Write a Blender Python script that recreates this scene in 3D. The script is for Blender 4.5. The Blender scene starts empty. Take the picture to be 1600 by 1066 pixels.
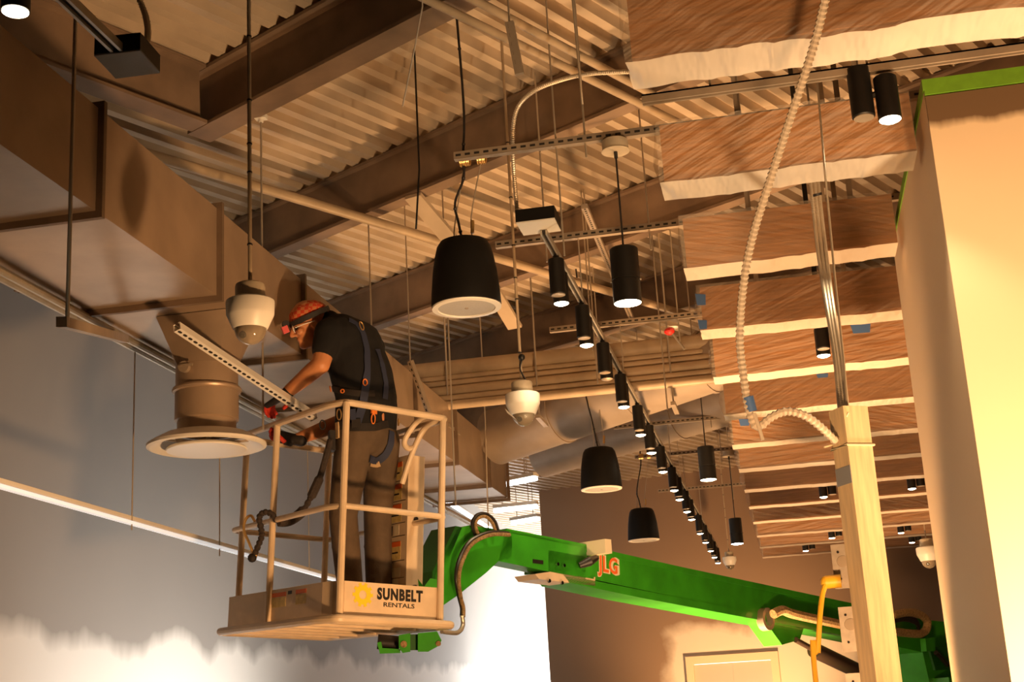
import bpy, bmesh, math, random
import numpy as np
from mathutils import Vector, Matrix, noise
from mathutils.bvhtree import BVHTree
random.seed(7)
SC = bpy.context.scene
COL = SC.collection

# ------------------------------------------------------------------ camera
F = 2150.0; PITCH = math.radians(15.4); YAW = math.radians(10.7); ROLL = .057
CAM = Vector((0, 0, 1.6))
_h = Vector((-math.sin(YAW), math.cos(YAW), 0)); _up = Vector((0, 0, 1)); _r0 = Vector((math.cos(YAW), math.sin(YAW), 0))
FW = _h*math.cos(PITCH) + _up*math.sin(PITCH); _u0 = -_h*math.sin(PITCH) + _up*math.cos(PITCH)
RT = _r0*math.cos(ROLL) - _u0*math.sin(ROLL); UP = _u0*math.cos(ROLL) + _r0*math.sin(ROLL)
cd = bpy.data.cameras.new('camera'); co = bpy.data.objects.new('camera', cd); COL.objects.link(co)
cd.sensor_width = 36; cd.lens = 36*F/1600; cd.clip_start = .05; cd.clip_end = 200
m = Matrix((RT, UP, -FW)).transposed().to_4x4(); m.translation = CAM
co.matrix_world = m; SC.camera = co

# ------------------------------------------------------------------ light and exposure
SC.view_settings.view_transform = 'Standard'; SC.view_settings.look = 'None'
SC.view_settings.exposure = 0.0; SC.view_settings.gamma = 1.0; SC.view_settings.use_curve_mapping = False
w = bpy.data.worlds.new('world'); SC.world = w; w.use_nodes = True
bg = w.node_tree.nodes['Background']; bg.inputs[0].default_value = (1, .62, .34, 1); bg.inputs[1].default_value = .003
WARM = (1, .55, .24); TUNG = (1, .72, .42); DAY = (1, .97, .93)
def lamp(name, kind, loc, energy, color, target=None, size=.1, spot=None, sy=None, blend=.5):
    d = bpy.data.lights.new(name, kind); d.energy = energy; d.color = color
    if kind == 'AREA':
        d.size = size
        if sy: d.shape = 'RECTANGLE'; d.size_y = sy
    else: d.shadow_soft_size = size
    if spot: d.spot_size = math.radians(spot); d.spot_blend = blend
    o = bpy.data.objects.new(name, d); COL.objects.link(o); o.location = loc
    if target is not None:
        o.rotation_euler = (Vector(target)-Vector(loc)).to_track_quat('-Z', 'Y').to_euler()
    return o
# halogen floods and added fill spots below the frame, daylight from the shopfront beyond the brown wall
lamp('work_light_by_wall', 'SPOT', (1.5, 2.6, 1.10), 330, WARM, (1.4, 5.2, 2.35), .10, 70, None, .25)
lamp('fill_corner', 'SPOT', (1.2, 4.45, .95), 300, TUNG, (1.15, 5.36, 2.2), .08, 110, None, .6)  # added unseen spot that makes the hot patch low on the cream wall
lamp('work_light_key', 'SPOT', (.5, 3.9, .5), 900, WARM, (-2.15, 6.25, 2.4), .15, 52, None, .4)
lamp('work_light_deck', 'SPOT', (-.5, 10.6, .3), 1500, WARM, (-.55, 10.7, 5.5), .25, 96, None, 1.)
lamp('work_light_baffles', 'SPOT', (.1, 8.0, .3), 700, WARM, (.8, 8.2, 4), .15, 76, None, .6)
lamp('fill_post', 'SPOT', (-.1, 1.3, .6), 560, WARM, (.75, 5.3, 3.5), .12, 48, None, .4)  # added fill without a fixture, brightens post, baffle fronts and wall side
lamp('fill_boom', 'SPOT', (.3, 6.0, .3), 600, WARM, (.1, 9.8, 2.5), .15, 62, None, .6)  # unseen spot added to brighten the green boom
lamp('work_light_far', 'SPOT', (.6, 17.0, .6), 900, WARM, (.5, 16.8, 5.5), .2, 120)
lamp('work_light_back', 'SPOT', (-.5, 19.6, .6), 900, WARM, (-.9, 22.6, 2.5), .2, 76, None, .9)
lamp('fill_left_wall', 'SPOT', (-3.1, 11.2, .25), 620, (1, .93, .84), (-5.2, 11.0, 1.5), .12, 120, None, .8)  # added unseen fill that lifts the lower left wall
lamp('daylight_side', 'AREA', (-1.0, 28.0, 1.0), 1300, DAY, (-5.2, 27.0, .9), 7, None, 2.1)
lamp('daylight_shopfront', 'AREA', (-2.9, 34.4, 1.3), 2000, DAY, (-3.6, 20, .9), 4, None, 2.4)

# ------------------------------------------------------------------ picture helpers (pixel of the 1600x1066 frame on a known plane)
def ray(px, py): return (FW*F + RT*(px-800) - UP*(py-533)).normalized()
def P(px, py, X=None, Y=None, Z=None, D=None):
    d = ray(px, py)
    if X is not None: t = (X-CAM.x)/d.x
    elif Y is not None: t = (Y-CAM.y)/d.y
    elif Z is not None: t = (Z-CAM.z)/d.z
    else: t = D
    return CAM + d*t
def V(*a): return Vector(a)

# ------------------------------------------------------------------ mesh helpers
class MB:
    def __init__(s): s.v = []; s.f = []
    def add(s, vs, fs):
        n = len(s.v); s.v += [Vector(q) for q in vs]; s.f += [tuple(n+i for i in f) for f in fs]; return s
    def box(s, c, sz, ax=None):
        c = Vector(c); hx, hy, hz = sz[0]/2, sz[1]/2, sz[2]/2
        X, Y, Z = ax if ax else (V(1,0,0), V(0,1,0), V(0,0,1))
        vs = [c + X*(hx*a) + Y*(hy*b) + Z*(hz*d) for a in(-1,1) for b in(-1,1) for d in(-1,1)]
        return s.add(vs, [(0,1,3,2),(4,6,7,5),(0,4,5,1),(2,3,7,6),(0,2,6,4),(1,5,7,3)])
    def bx(s, x0, x1, y0, y1, z0, z1): return s.box(((x0+x1)/2,(y0+y1)/2,(z0+z1)/2), (abs(x1-x0),abs(y1-y0),abs(z1-z0)))
    def beam(s, a, b, wd, ht, up=None):
        a = Vector(a); b = Vector(b); d = (b-a); L = d.length; d.normalize()
        up = Vector(up) if up is not None else (V(0,0,1) if abs(d.z) < .95 else V(0,1,0))
        x = d.cross(up).normalized(); z = x.cross(d).normalized()
        return s.box((a+b)/2, (wd, L, ht), (x, d, z))
    def tube(s, pts, r, n=10, closed=False, caps=True):
        pts = [Vector(q) for q in pts]; N = len(pts)
        rs = r if isinstance(r, (list, tuple)) else [r]*N
        t0 = (pts[1]-pts[0]).normalized(); ref = V(0,0,1) if abs(t0.z) < .9 else V(1,0,0)
        nx = t0.cross(ref).normalized(); base = len(s.v)
        for i, p in enumerate(pts):
            if closed: t = pts[(i+1) % N]-pts[i-1]
            else: t = pts[min(i+1, N-1)]-pts[max(i-1, 0)]
            if t.length < 1e-9: t = t0.copy()
            t.normalize(); nx = nx - t*nx.dot(t)
            nx.normalize(); ny = t.cross(nx)
            for k in range(n):
                a = 2*math.pi*k/n; s.v.append(p + (nx*math.cos(a)+ny*math.sin(a))*rs[i])
        rng = N if closed else N-1
        for i in range(rng):
            j = (i+1) % N
            for k in range(n):
                k2 = (k+1) % n; s.f.append((base+i*n+k, base+i*n+k2, base+j*n+k2, base+j*n+k))
        if caps and not closed:
            s.f.append(tuple(base+k for k in range(n))[::-1]); s.f.append(tuple(base+(N-1)*n+k for k in range(n)))
        return s
    def cyl(s, a, b, r, n=16, r2=None): return s.tube([a, b], [r, r if r2 is None else r2], n)
    def lathe(s, c, prof, n=32, axis=None):
        c = Vector(c); Z = Vector(axis).normalized() if axis is not None else V(0,0,1)
        X = Z.cross(V(0,1,0)) if abs(Z.y) < .9 else Z.cross(V(1,0,0)); X.normalize(); Y = Z.cross(X)
        base = len(s.v)
        for (r, z) in prof:
            for k in range(n):
                a = 2*math.pi*k/n; s.v.append(c + X*(r*math.cos(a)) + Y*(r*math.sin(a)) + Z*z)
        for i in range(len(prof)-1):
            for k in range(n):
                k2 = (k+1) % n; s.f.append((base+i*n+k, base+i*n+k2, base+(i+1)*n+k2, base+(i+1)*n+k))
        return s
    def prism(s, pts, nrm, th):
        nrm = Vector(nrm).normalized(); pts = [Vector(q) for q in pts]; n = len(pts)
        return s.add([q+nrm*th/2 for q in pts]+[q-nrm*th/2 for q in pts],
                     [tuple(range(n)), tuple(range(2*n-1, n-1, -1))]+[(i, n+i, n+(i+1) % n, (i+1) % n) for i in range(n)])
    def ball(s, c, r, n=16, sc=(1,1,1), ax=None):
        c = Vector(c); X, Y, Z = ax if ax else (V(1,0,0), V(0,1,0), V(0,0,1))
        m_ = n//2; base = len(s.v)
        for i in range(m_+1):
            th = math.pi*i/m_
            for k in range(n):
                a = 2*math.pi*k/n
                s.v.append(c + X*(r*sc[0]*math.sin(th)*math.cos(a)) + Y*(r*sc[1]*math.sin(th)*math.sin(a)) + Z*(r*sc[2]*math.cos(th)))
        for i in range(m_):
            for k in range(n):
                k2 = (k+1) % n; s.f.append((base+i*n+k, base+(i+1)*n+k, base+(i+1)*n+k2, base+i*n+k2))
        return s
    def cone(s, a, ra, b, rb, n=14):      # rounded cone
        a = Vector(a); b = Vector(b); s.ball(a, ra, n); s.ball(b, rb, n)
        return s.tube([a, b], [ra, rb], n)

def mesh_of(name, mb, smooth=True, ang=35, off=None):
    me = bpy.data.meshes.new(name)
    vs = mb.v if off is None else [q-off for q in mb.v]
    me.from_pydata([tuple(q) for q in vs], [], mb.f)
    bm = bmesh.new(); bm.from_mesh(me)
    bmesh.ops.recalc_face_normals(bm, faces=bm.faces); bm.to_mesh(me); bm.free()
    if smooth:
        me.polygons.foreach_set('use_smooth', [True]*len(me.polygons)); me.set_sharp_from_angle(angle=math.radians(ang))
    return me
def loc_of(o):
    q = Vector(o.location)
    while o.parent: o = o.parent; q += o.location
    return q
def obj(name, mb, mat, parent=None, smooth=True, ang=35, label=None, origin=None):
    off = loc_of(parent) if parent else (Vector(origin) if origin is not None else None)
    me = mb if isinstance(mb, bpy.types.Mesh) else mesh_of(name, mb, smooth, ang, off)
    o = bpy.data.objects.new(name, me); COL.objects.link(o)
    if isinstance(mb, bpy.types.Mesh) and off is not None: me.transform(Matrix.Translation(-off))
    if mat is not None: me.materials.append(M[mat] if isinstance(mat, str) else mat)
    if parent: o.parent = parent
    elif origin is not None: o.location = origin
    if label: o['label'] = label
    return o
def thing(name, label, cat, loc, group=None):
    o = bpy.data.objects.new(name, None); COL.objects.link(o); o.location = loc; o.empty_display_size = .1
    o['label'] = label; o['category'] = cat
    if group: o['group'] = group
    return o
def tag(o, label, cat, group=None):
    o['label'] = label; o['category'] = cat
    if group: o['group'] = group
    return o
def struct(o, label=None):
    o['kind'] = 'structure'
    if label: o['label'] = label
    return o
def copy_thing(root, loc, label):
    r = root.copy(); COL.objects.link(r); r.location = loc; r['label'] = label
    for ch in root.children:
        c = ch.copy(); COL.objects.link(c); c.parent = r
        for g in ch.children:
            d = g.copy(); COL.objects.link(d); d.parent = c
    return r
def smooth_path(pts, sub=8):
    pts = [Vector(q) for q in pts]; out = []
    for i in range(len(pts)-1):
        p0 = pts[max(i-1, 0)]; p1 = pts[i]; p2 = pts[i+1]; p3 = pts[min(i+2, len(pts)-1)]
        for k in range(sub):
            t = k/sub
            out.append(.5*((2*p1)+(p2-p0)*t+(2*p0-5*p1+4*p2-p3)*t*t+(3*p1-p0-3*p2+p3)*t**3))
    return out+[pts[-1]]
def resample(pts, step):
    out = [pts[0].copy()]; acc = 0
    for a, b in zip(pts, pts[1:]):
        L = (b-a).length; d = step-acc
        while d <= L: out.append(a.lerp(b, d/L)); d += step
        acc = L-(d-step)
    out.append(pts[-1].copy()); return out
def ribbed(mb, pts, r, pitch=.012, depth=.16, n=8):
    q = resample(smooth_path(pts, 10), pitch/2)
    return mb.tube(q, [r*(1+depth) if i % 2 else r*(1-depth) for i in range(len(q))], n)
def text_mesh(s, size, origin, xd, yd, off=.0, extr=.0006, xscale=1., align='LEFT'):
    cu = bpy.data.curves.new('lettering', 'FONT'); cu.body = s; cu.size = size; cu.offset = off; cu.extrude = extr; cu.align_x = align; cu.space_character = 1.14 if off > .003 else 1.0
    cu.resolution_u = 3
    o = bpy.data.objects.new('lettering', cu); COL.objects.link(o)
    dg = bpy.context.evaluated_depsgraph_get(); me = bpy.data.meshes.new_from_object(o.evaluated_get(dg))
    bpy.data.objects.remove(o)
    xd = Vector(xd).normalized(); yd = Vector(yd).normalized(); zd = xd.cross(yd)
    mt = Matrix((xd*xscale, yd, zd)).transposed().to_4x4(); mt.translation = origin; me.transform(mt); return me
def remeshed(name, mb, voxel, smooth_it=4, fac=.5):
    me = bpy.data.meshes.new(name); me.from_pydata([tuple(q) for q in mb.v], [], mb.f)
    o = bpy.data.objects.new(name, me); COL.objects.link(o)
    rm = o.modifiers.new('r', 'REMESH'); rm.mode = 'VOXEL'; rm.voxel_size = voxel
    if smooth_it:
        sm = o.modifiers.new('s', 'SMOOTH'); sm.factor = fac; sm.iterations = smooth_it
    dg = bpy.context.evaluated_depsgraph_get(); out = bpy.data.meshes.new_from_object(o.evaluated_get(dg))
    bpy.data.objects.remove(o); bpy.data.meshes.remove(me)
    out.polygons.foreach_set('use_smooth', [True]*len(out.polygons)); return out

# ------------------------------------------------------------------ materials
M = {}
def mat(name, col, rough=.6, metal=0., noise_amt=.0, scale=8., bump=0., bscale=60., col2=None, coat=0., spec=None, stretch=None):
    m_ = bpy.data.materials.new(name); m_.use_nodes = True; nt = m_.node_tree; b = nt.nodes['Principled BSDF']
    b.inputs['Base Color'].default_value = (*col, 1); b.inputs['Roughness'].default_value = rough; b.inputs['Metallic'].default_value = metal
    if coat: b.inputs['Coat Weight'].default_value = coat
    if spec is not None: b.inputs['Specular IOR Level'].default_value = spec
    if noise_amt or bump or col2:
        tc = nt.nodes.new('ShaderNodeTexCoord'); mp = nt.nodes.new('ShaderNodeMapping')
        nt.links.new(tc.outputs['Object'], mp.inputs['Vector'])
        if stretch: mp.inputs['Scale'].default_value = stretch
        if noise_amt or col2:
            nz = nt.nodes.new('ShaderNodeTexNoise'); nz.inputs['Scale'].default_value = scale; nz.inputs['Detail'].default_value = 5
            rp = nt.nodes.new('ShaderNodeValToRGB'); nt.links.new(mp.outputs[0], nz.inputs['Vector']); nt.links.new(nz.outputs['Fac'], rp.inputs[0])
            a = col2 if col2 else tuple(c*(1-noise_amt) for c in col)
            rp.color_ramp.elements[0].color = (*a, 1); rp.color_ramp.elements[0].position = .35
            rp.color_ramp.elements[1].color = (*col, 1); rp.color_ramp.elements[1].position = .65
            nt.links.new(rp.outputs[0], b.inputs['Base Color'])
        if bump:
            n2 = nt.nodes.new('ShaderNodeTexNoise'); n2.inputs['Scale'].default_value = bscale; n2.inputs['Detail'].default_value = 4
            bp = nt.nodes.new('ShaderNodeBump'); bp.inputs['Strength'].default_value = bump; bp.inputs['Distance'].default_value = .01
            nt.links.new(mp.outputs[0], n2.inputs['Vector']); nt.links.new(n2.outputs['Fac'], bp.inputs['Height']); nt.links.new(bp.outputs[0], b.inputs['Normal'])
    M[name] = m_; return m_
def emit(name, col, s):
    m_ = mat(name, col); b = m_.node_tree.nodes['Principled BSDF']
    b.inputs['Emission Color'].default_value = (*col, 1); b.inputs['Emission Strength'].default_value = s; return m_
mat('deck', (.56, .45, .33), .55, 0, .18, 3)
mat('steel_beam', (.27, .185, .125), .6, 0, .3, 4)
mat('galv', (.46, .37, .28), .45, .35, .25, 5, .05, 90)
mat('duct', (.46, .34, .24), .42, .4, .22, 2.5, .12, 7)
mat('duct_flange', (.22, .15, .10), .6, .2, .2, 8)
mat('round_duct', (.42, .34, .27), .55, .2, .2, 3)
mat('pipe_paint', (.52, .40, .27), .45, 0, .2, 6)
mat('conduit', (.55, .50, .42), .4, .6, .15, 20)
mat('rod', (.62, .55, .45), .4, .7)
mat('flex', (.70, .62, .50), .4, .5)
mat('flex_white', (.80, .70, .58), .5, .1)
mat('strut_white', (.86, .83, .77), .4, .1)
mat('slot', (.02, .017, .015), .8)
mat('black_metal', (.008, .007, .006), .45, 0, .2, 30)
mat('black_plastic', (.02, .018, .018), .45)
mat('speaker_black', (.005, .0045, .004), .6, 0, 0, 8, .1, 300, None, 0, .25)
mat('speaker_grille', (.52, .50, .46), .5, 0, .12, 220, .2, 400)
mat('white_plastic', (.86, .82, .74), .4)
mat('dome_cup', (.62, .52, .38), .5, 0, .25, 14)
mat('wood', (.58, .27, .085), .6, 0, .35, 5, .15, 40, None, 0, None, (1, 8, 14))
mat('post_wood', (.85, .66, .40), .65, 0, .22, 6, .1, 40, None, 0, None, (12, 12, 1))
mat('tape_blue', (.10, .22, .55), .6)
mat('tape_green', (.16, .36, .02), .6, 0, .15, 20)
mat('tape_grey', (.30, .32, .36), .6)
mat('lift_cream', (.80, .62, .42), .4, 0, .14, 7, .04, 60)
mat('lift_green', (.05, .40, .02), .3, 0, .25, 6, 0, 60, None, .4)
mat('lift_green_dark', (.012, .11, .008), .4, 0, .25, 6)
mat('black_hose', (.018, .014, .012), .4)
mat('hose_sheath', (.42, .27, .12), .8, 0, .5, 60, .6, 120)
mat('cylinder_brown', (.06, .04, .03), .35, .2)
mat('chrome', (.7, .68, .64), .15, 1)
mat('decal_cream', (.80, .70, .50), .5)
mat('decal_yellow', (.80, .60, .22), .5, 0, .25, 40)
mat('decal_orange', (.82, .16, .03), .5)
mat('decal_black', (.015, .012, .01), .5)
mat('sun_yellow', (.95, .66, .02), .45)
mat('skin', (.66, .27, .11), .5, 0, .12, 14)
mat('shirt', (.006, .005, .005), .9, 0, .2, 12, .3, 30)
mat('trousers', (.13, .085, .05), .85, 0, .3, 9, .5, 22)
mat('boot', (.06, .035, .02), .6, 0, .3, 20)
mat('glove_red', (.62, .035, .015), .7, 0, .2, 40)
mat('glove_black', (.018, .013, .011), .7)
mat('strap_navy', (.025, .032, .07), .75)
mat('strap_tan', (.55, .38, .20), .7)
mat('brass', (.75, .48, .18), .3, .8)
mat('buckle_orange', (.85, .22, .03), .5)
mat('lamp_pink', (.75, .10, .10), .45)
mat('lanyard', (.05, .035, .028), .85, 0, .4, 50, .6, 80)
mat('yellow_cord', (.90, .50, .03), .45)
mat('jbox', (.60, .52, .44), .4, .6, .2, 30)
mat('hat', (.70, .10, .02), .8)
mat('floor_grey', (.16, .145, .13), .7, 0, .2, 1.5)
mat('cream_wall', (.84, .65, .44), .8)
mat('door_grey', (.52, .50, .42), .5)
mat('mullion', (.25, .26, .27), .4, .5)
mat('sprinkler_red', (.75, .03, .02), .5)
mat('tie_cream', (.8, .72, .5), .5)
emit('lamp_lit', (1, .80, .52), 26)
emit('lamp_lit_cool', (.93, .95, 1), 30)
emit('tube_white', (.95, .98, 1), 9)
emit('strip_white', (.95, .98, 1), .5)
emit('fluor', (1, .85, .6), 12)
mg = mat('dome_glass', (.9, .8, .65), .05); mg.node_tree.nodes['Principled BSDF'].inputs['Transmission Weight'].default_value = .85
mgl = mat('glass', (.95, .98, 1), .02); mgl.node_tree.nodes['Principled BSDF'].inputs['Transmission Weight'].default_value = 1.; mgl.node_tree.nodes['Principled BSDF'].inputs['IOR'].default_value = 1.05

def film_material(key, fac):        # thin milky plastic sheet; more opaque below the boards
    m_ = bpy.data.materials.new('plastic_' + key); m_.use_nodes = True; nt = m_.node_tree; N = nt.nodes; L = nt.links
    for n_ in list(N): N.remove(n_)
    out = N.new('ShaderNodeOutputMaterial'); mix = N.new('ShaderNodeMixShader'); tr = N.new('ShaderNodeBsdfTransparent')
    pb = N.new('ShaderNodeBsdfPrincipled'); pb.inputs['Base Color'].default_value = (.84, .74, .62, 1); pb.inputs['Roughness'].default_value = .4
    tr.inputs[0].default_value = (1, .97, .93, 1)
    tc = N.new('ShaderNodeTexCoord'); mp = N.new('ShaderNodeMapping'); mp.vector_type = 'TEXTURE'; mp.inputs['Scale'].default_value = (1.0, 1.0, .12); oi = N.new('ShaderNodeObjectInfo'); mm = N.new('ShaderNodeMath'); mm.operation = 'MULTIPLY_ADD'; mm.inputs[1].default_value = 1.3; mm.inputs[2].default_value = -.95; cx = N.new('ShaderNodeCombineXYZ'); L.new(oi.outputs['Random'], mm.inputs[0]); L.new(mm.outputs[0], cx.inputs[1]); L.new(cx.outputs[0], mp.inputs['Rotation'])
    nz = N.new('ShaderNodeTexNoise'); nz.inputs['Scale'].default_value = 3; nz.inputs['Detail'].default_value = 2
    bp = N.new('ShaderNodeBump'); bp.inputs['Strength'].default_value = .7; bp.inputs['Distance'].default_value = .05
    L.new(tc.outputs['Object'], mp.inputs[0]); L.new(mp.outputs[0], nz.inputs['Vector']); L.new(nz.outputs['Fac'], bp.inputs['Height']); L.new(bp.outputs[0], pb.inputs['Normal'])
    mix.inputs[0].default_value = fac
    L.new(tr.outputs[0], mix.inputs[1]); L.new(pb.outputs[0], mix.inputs[2]); L.new(mix.outputs[0], out.inputs[0]); M[key] = m_
film_material('film', .22); film_material('film_opaque', .82)

def wall_material(name, col, col2, axis, height, amp, scale, soft=.05, patch=None, colvar=.08):
    # paint with a ragged rolled edge: col above 'height', col2 (primer) below; or col2 inside a ragged rectangle
    m_ = bpy.data.materials.new(name); m_.use_nodes = True; nt = m_.node_tree; N = nt.nodes; L = nt.links; b = N['Principled BSDF']
    b.inputs['Roughness'].default_value = .75
    tc = N.new('ShaderNodeTexCoord'); sp = N.new('ShaderNodeSeparateXYZ'); L.new(tc.outputs['Object'], sp.inputs[0])
    mp = N.new('ShaderNodeMapping'); mp.inputs['Scale'].default_value = scale; L.new(tc.outputs['Object'], mp.inputs[0])
    nz = N.new('ShaderNodeTexNoise'); nz.inputs['Scale'].default_value = 1; nz.inputs['Detail'].default_value = 4; L.new(mp.outputs[0], nz.inputs['Vector'])
    def math_(op, a, bb):
        q = N.new('ShaderNodeMath'); q.operation = op
        for i, x in enumerate((a, bb)):
            if isinstance(x, (int, float)): q.inputs[i].default_value = x
            elif x is not None: L.new(x, q.inputs[i])
        return q.outputs[0]
    nn = math_('MULTIPLY', math_('SUBTRACT', nz.outputs['Fac'], .5), amp)
    if patch:
        x0, x1, z1 = patch
        dx = math_('SUBTRACT', math_('ABSOLUTE', math_('SUBTRACT', sp.outputs['X'], (x0+x1)/2), None), (x1-x0)/2)
        dz = math_('SUBTRACT', sp.outputs['Z'], z1)
        d = math_('ADD', math_('MAXIMUM', dx, dz), nn)
    else:
        d = math_('ADD', math_('SUBTRACT', sp.outputs['Z'], height), nn)
    mr = N.new('ShaderNodeMapRange'); mr.inputs[1].default_value = -soft; mr.inputs[2].default_value = soft; L.new(d, mr.inputs[0])
    n2 = N.new('ShaderNodeTexNoise'); n2.inputs['Scale'].default_value = 1.3; L.new(tc.outputs['Object'], n2.inputs['Vector'])
    r1 = N.new('ShaderNodeMix'); r1.data_type = 'RGBA'; L.new(n2.outputs['Fac'], r1.inputs[0])
    r1.inputs[6].default_value = (*[c*(1-colvar) for c in col], 1); r1.inputs[7].default_value = (*col, 1)
    mx = N.new('ShaderNodeMix'); mx.data_type = 'RGBA'; L.new(mr.outputs[0], mx.inputs[0])
    mx.inputs[6].default_value = (*col2, 1); L.new(r1.outputs[2], mx.inputs[7]); L.new(mx.outputs[2], b.inputs['Base Color']); M[name] = m_
wall_material('paint_left', (.34, .32, .30), (.78, .76, .72), 'z', 2.40, .70, (1, 1.1, .5), .07)
wall_material('paint_back', (.34, .225, .145), (.82, .72, .58), 'z', 0, .5, (2.2, 1, 2.2), .12, (-2.0, 1.0, 2.85))
wall_material('paint_front', (.17, .10, .05), (.84, .64, .42), 'z', 3.80, .16, (5, 1, 2), .02)  # cream below, dark brown band above a ragged edge

# ================================================================== THE SETTING
XL = -5.2
struct(obj('floor', MB().bx(-9, 9, -4, 36, -.2, 0), 'floor_grey'))
struct(obj('wall_left', MB().bx(XL-.2, XL, -3, 36, 0, 6.6), 'paint_left'))
XE = P(850, 900, Y=22.6).x
struct(obj('wall_back', MB().bx(XE, -1.75, 22.6, 22.9, 0, 6.9).bx(-1.75, -.30, 22.6, 22.9, 2.42, 6.9).bx(-.30, 8, 22.6, 22.9, 0, 6.9), 'paint_back'))
wr = struct(obj('wall_right', MB().bx(.74, 5, 5.36, 7.36, 0, 4.0), 'cream_wall'))
# the taller painted front skin of the near wall with its green masking tape
struct(obj('trim_1', MB().bx(.74, 5, 5.34, 5.358, 0, 3.93), 'paint_front'), 'cream painted wall face with a ragged brown band at the top')
tag(obj('masking_tape', MB().bx(.739, 5, 5.334, 5.358, 3.935, 4.002).bx(.734, .739, 5.334, 7.3, 3.955, 4.002), 'tape_green'), 'bright green masking tape along the top edge of the cream wall', 'tape')
struct(obj('wall_far', MB().bx(XL, -4.9, 34.6, 34.8, 0, 6.6).bx(-4.9, XE+1, 34.6, 34.8, 3.7, 6.6).bx(XE+1, 3, 34.6, 34.8, 0, 6.6), 'cream_wall'))
# shopfront window beyond the brown wall
win = struct(obj('window_1', MB().bx(-4.9, XE+1, 34.58, 34.62, 3.62, 3.7).bx(-4.9, XE+1, 34.58, 34.62, 0, .1), 'mullion'))
for k in range(3):
    x0 = -4.9+k*.66
    obj('pane', MB().bx(x0+.03, x0+.63, 34.595, 34.605, .1, 3.62), 'glass', win)
    obj('mullion', MB().bx(x0-.03, x0+.03, 34.57, 34.63, .1, 3.62), 'mullion', win)
# doorway in the brown wall
d1 = struct(obj('door_1', MB().bx(-1.75, -1.63, 22.5, 22.85, 0, 2.30).bx(-.42, -.30, 22.5, 22.85, 0, 2.30).bx(-1.75, -.30, 22.5, 22.85, 2.30, 2.42), 'cream_wall'))
for k in range(2):
    obj('door_leaf', MB().bx(-1.63+k*.606, -1.026+k*.606, 22.62, 22.67, .01, 2.29), 'door_grey', d1)

# ------------------------------------------------------------------ roof: steel beams and corrugated deck
GH = math.radians(27.2)
G = V(math.sin(GH), math.cos(GH), 0); B = V(.8888, -.4567, .039); B -= G*B.dot(G); B.normalize(); NR = B.cross(G).normalized()
if NR.z < 0: NR = -NR
RO = P(500, 150, Z=5.2)
def roof(b, g, n): return RO + B*b + G*g + NR*n
DECK = .41; PITCHF = .152
def deckz(x, y): return RO.z + DECK - (NR.x*(x-RO.x)+NR.y*(y-RO.y))/NR.z + .01
ceil = struct(obj('ceiling', MB().add([roof(-12, -8, DECK+.10), roof(16, -8, DECK+.10), roof(16, 34, DECK+.10), roof(-12, 34, DECK+.10)], [(0,1,2,3)]).add([roof(-12, -8, DECK+.16), roof(16, -8, DECK+.16), roof(16, 34, DECK+.16), roof(-12, 34, DECK+.16)], [(0,1,2,3)]), 'deck'))
nfl = 7
for sidx in range(26):
    b0 = -12+sidx*nfl*PITCHF; mb = MB(); prof = []
    for k in range(nfl):
        s0 = b0+k*PITCHF
        prof += [(s0, 0), (s0+.062, 0), (s0+.078, .072), (s0+.136, .072)]
    prof.append((b0+nfl*PITCHF, 0))
    n_ = len(prof); vs = []
    for g_ in (-8, 34): vs += [roof(b, g_, DECK+z) for b, z in prof]
    mb.add(vs, [(i, i+1, n_+i+1, n_+i) for i in range(n_-1)])
    obj('deck_sheet', mb, 'deck', ceil, smooth=False)
def i_beam(mb, a, b, width, depth=.40, tf=.022):
    up = NR; d = (b-a).normalized()
    mb.beam(a+up*tf/2, b+up*tf/2, width, tf, up); mb.beam(a+up*(depth-tf/2), b+up*(depth-tf/2), width, tf, up)
    mb.beam(a+up*depth/2, b+up*depth/2, .02, depth-2*tf+.002, up); return mb
beams = [(-.167, -.9, 9, .175, 'nearest steel roof beam with a wide flange, top left of the deck'),
         (1.545, -8, 9, .115, 'steel roof beam crossing above the largest black speaker'),
         (3.49, -9, 9, .115, 'steel roof beam passing behind the largest black speaker'),
         (5.42, -10, 9, .13, 'steel roof beam just above the row of painted pipes'),
         (7.45, -10, 10, .13, 'steel roof beam beyond the row of painted pipes')]
for g_, ba, bb, wd, lab in beams:
    o = obj('steel_beam', i_beam(MB(), roof(ba, g_, 0), roof(bb, g_, 0), wd), 'steel_beam', smooth=False); tag(o, lab, 'beam', 'roof beams')
o = obj('steel_girder', i_beam(MB(), roof(-.78, -3.6, 0), roof(-.78, -.26, 0), .15), 'steel_beam', smooth=False)
tag(o, 'dark steel girder in the shadowed corner above the rectangular duct', 'beam')
def RP(px, py, n=0.):
    d = ray(px, py); t = (RO+NR*n-CAM).dot(NR)/d.dot(NR); return CAM+d*t
for (p0, p1, lab) in [((645, 306), (702, 372), 'tan knee brace plate under the beam left of the largest speaker'), ((768, 450), (805, 512), 'small knee brace plate right of the largest speaker')]:
    pa = RP(*p0, -.02); pb = P(*p1, D=(pa-CAM).length+.3)
    o = obj('knee_brace', MB().beam(pa, pb, .13, .03), 'deck', smooth=False); tag(o, lab, 'brace')

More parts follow.
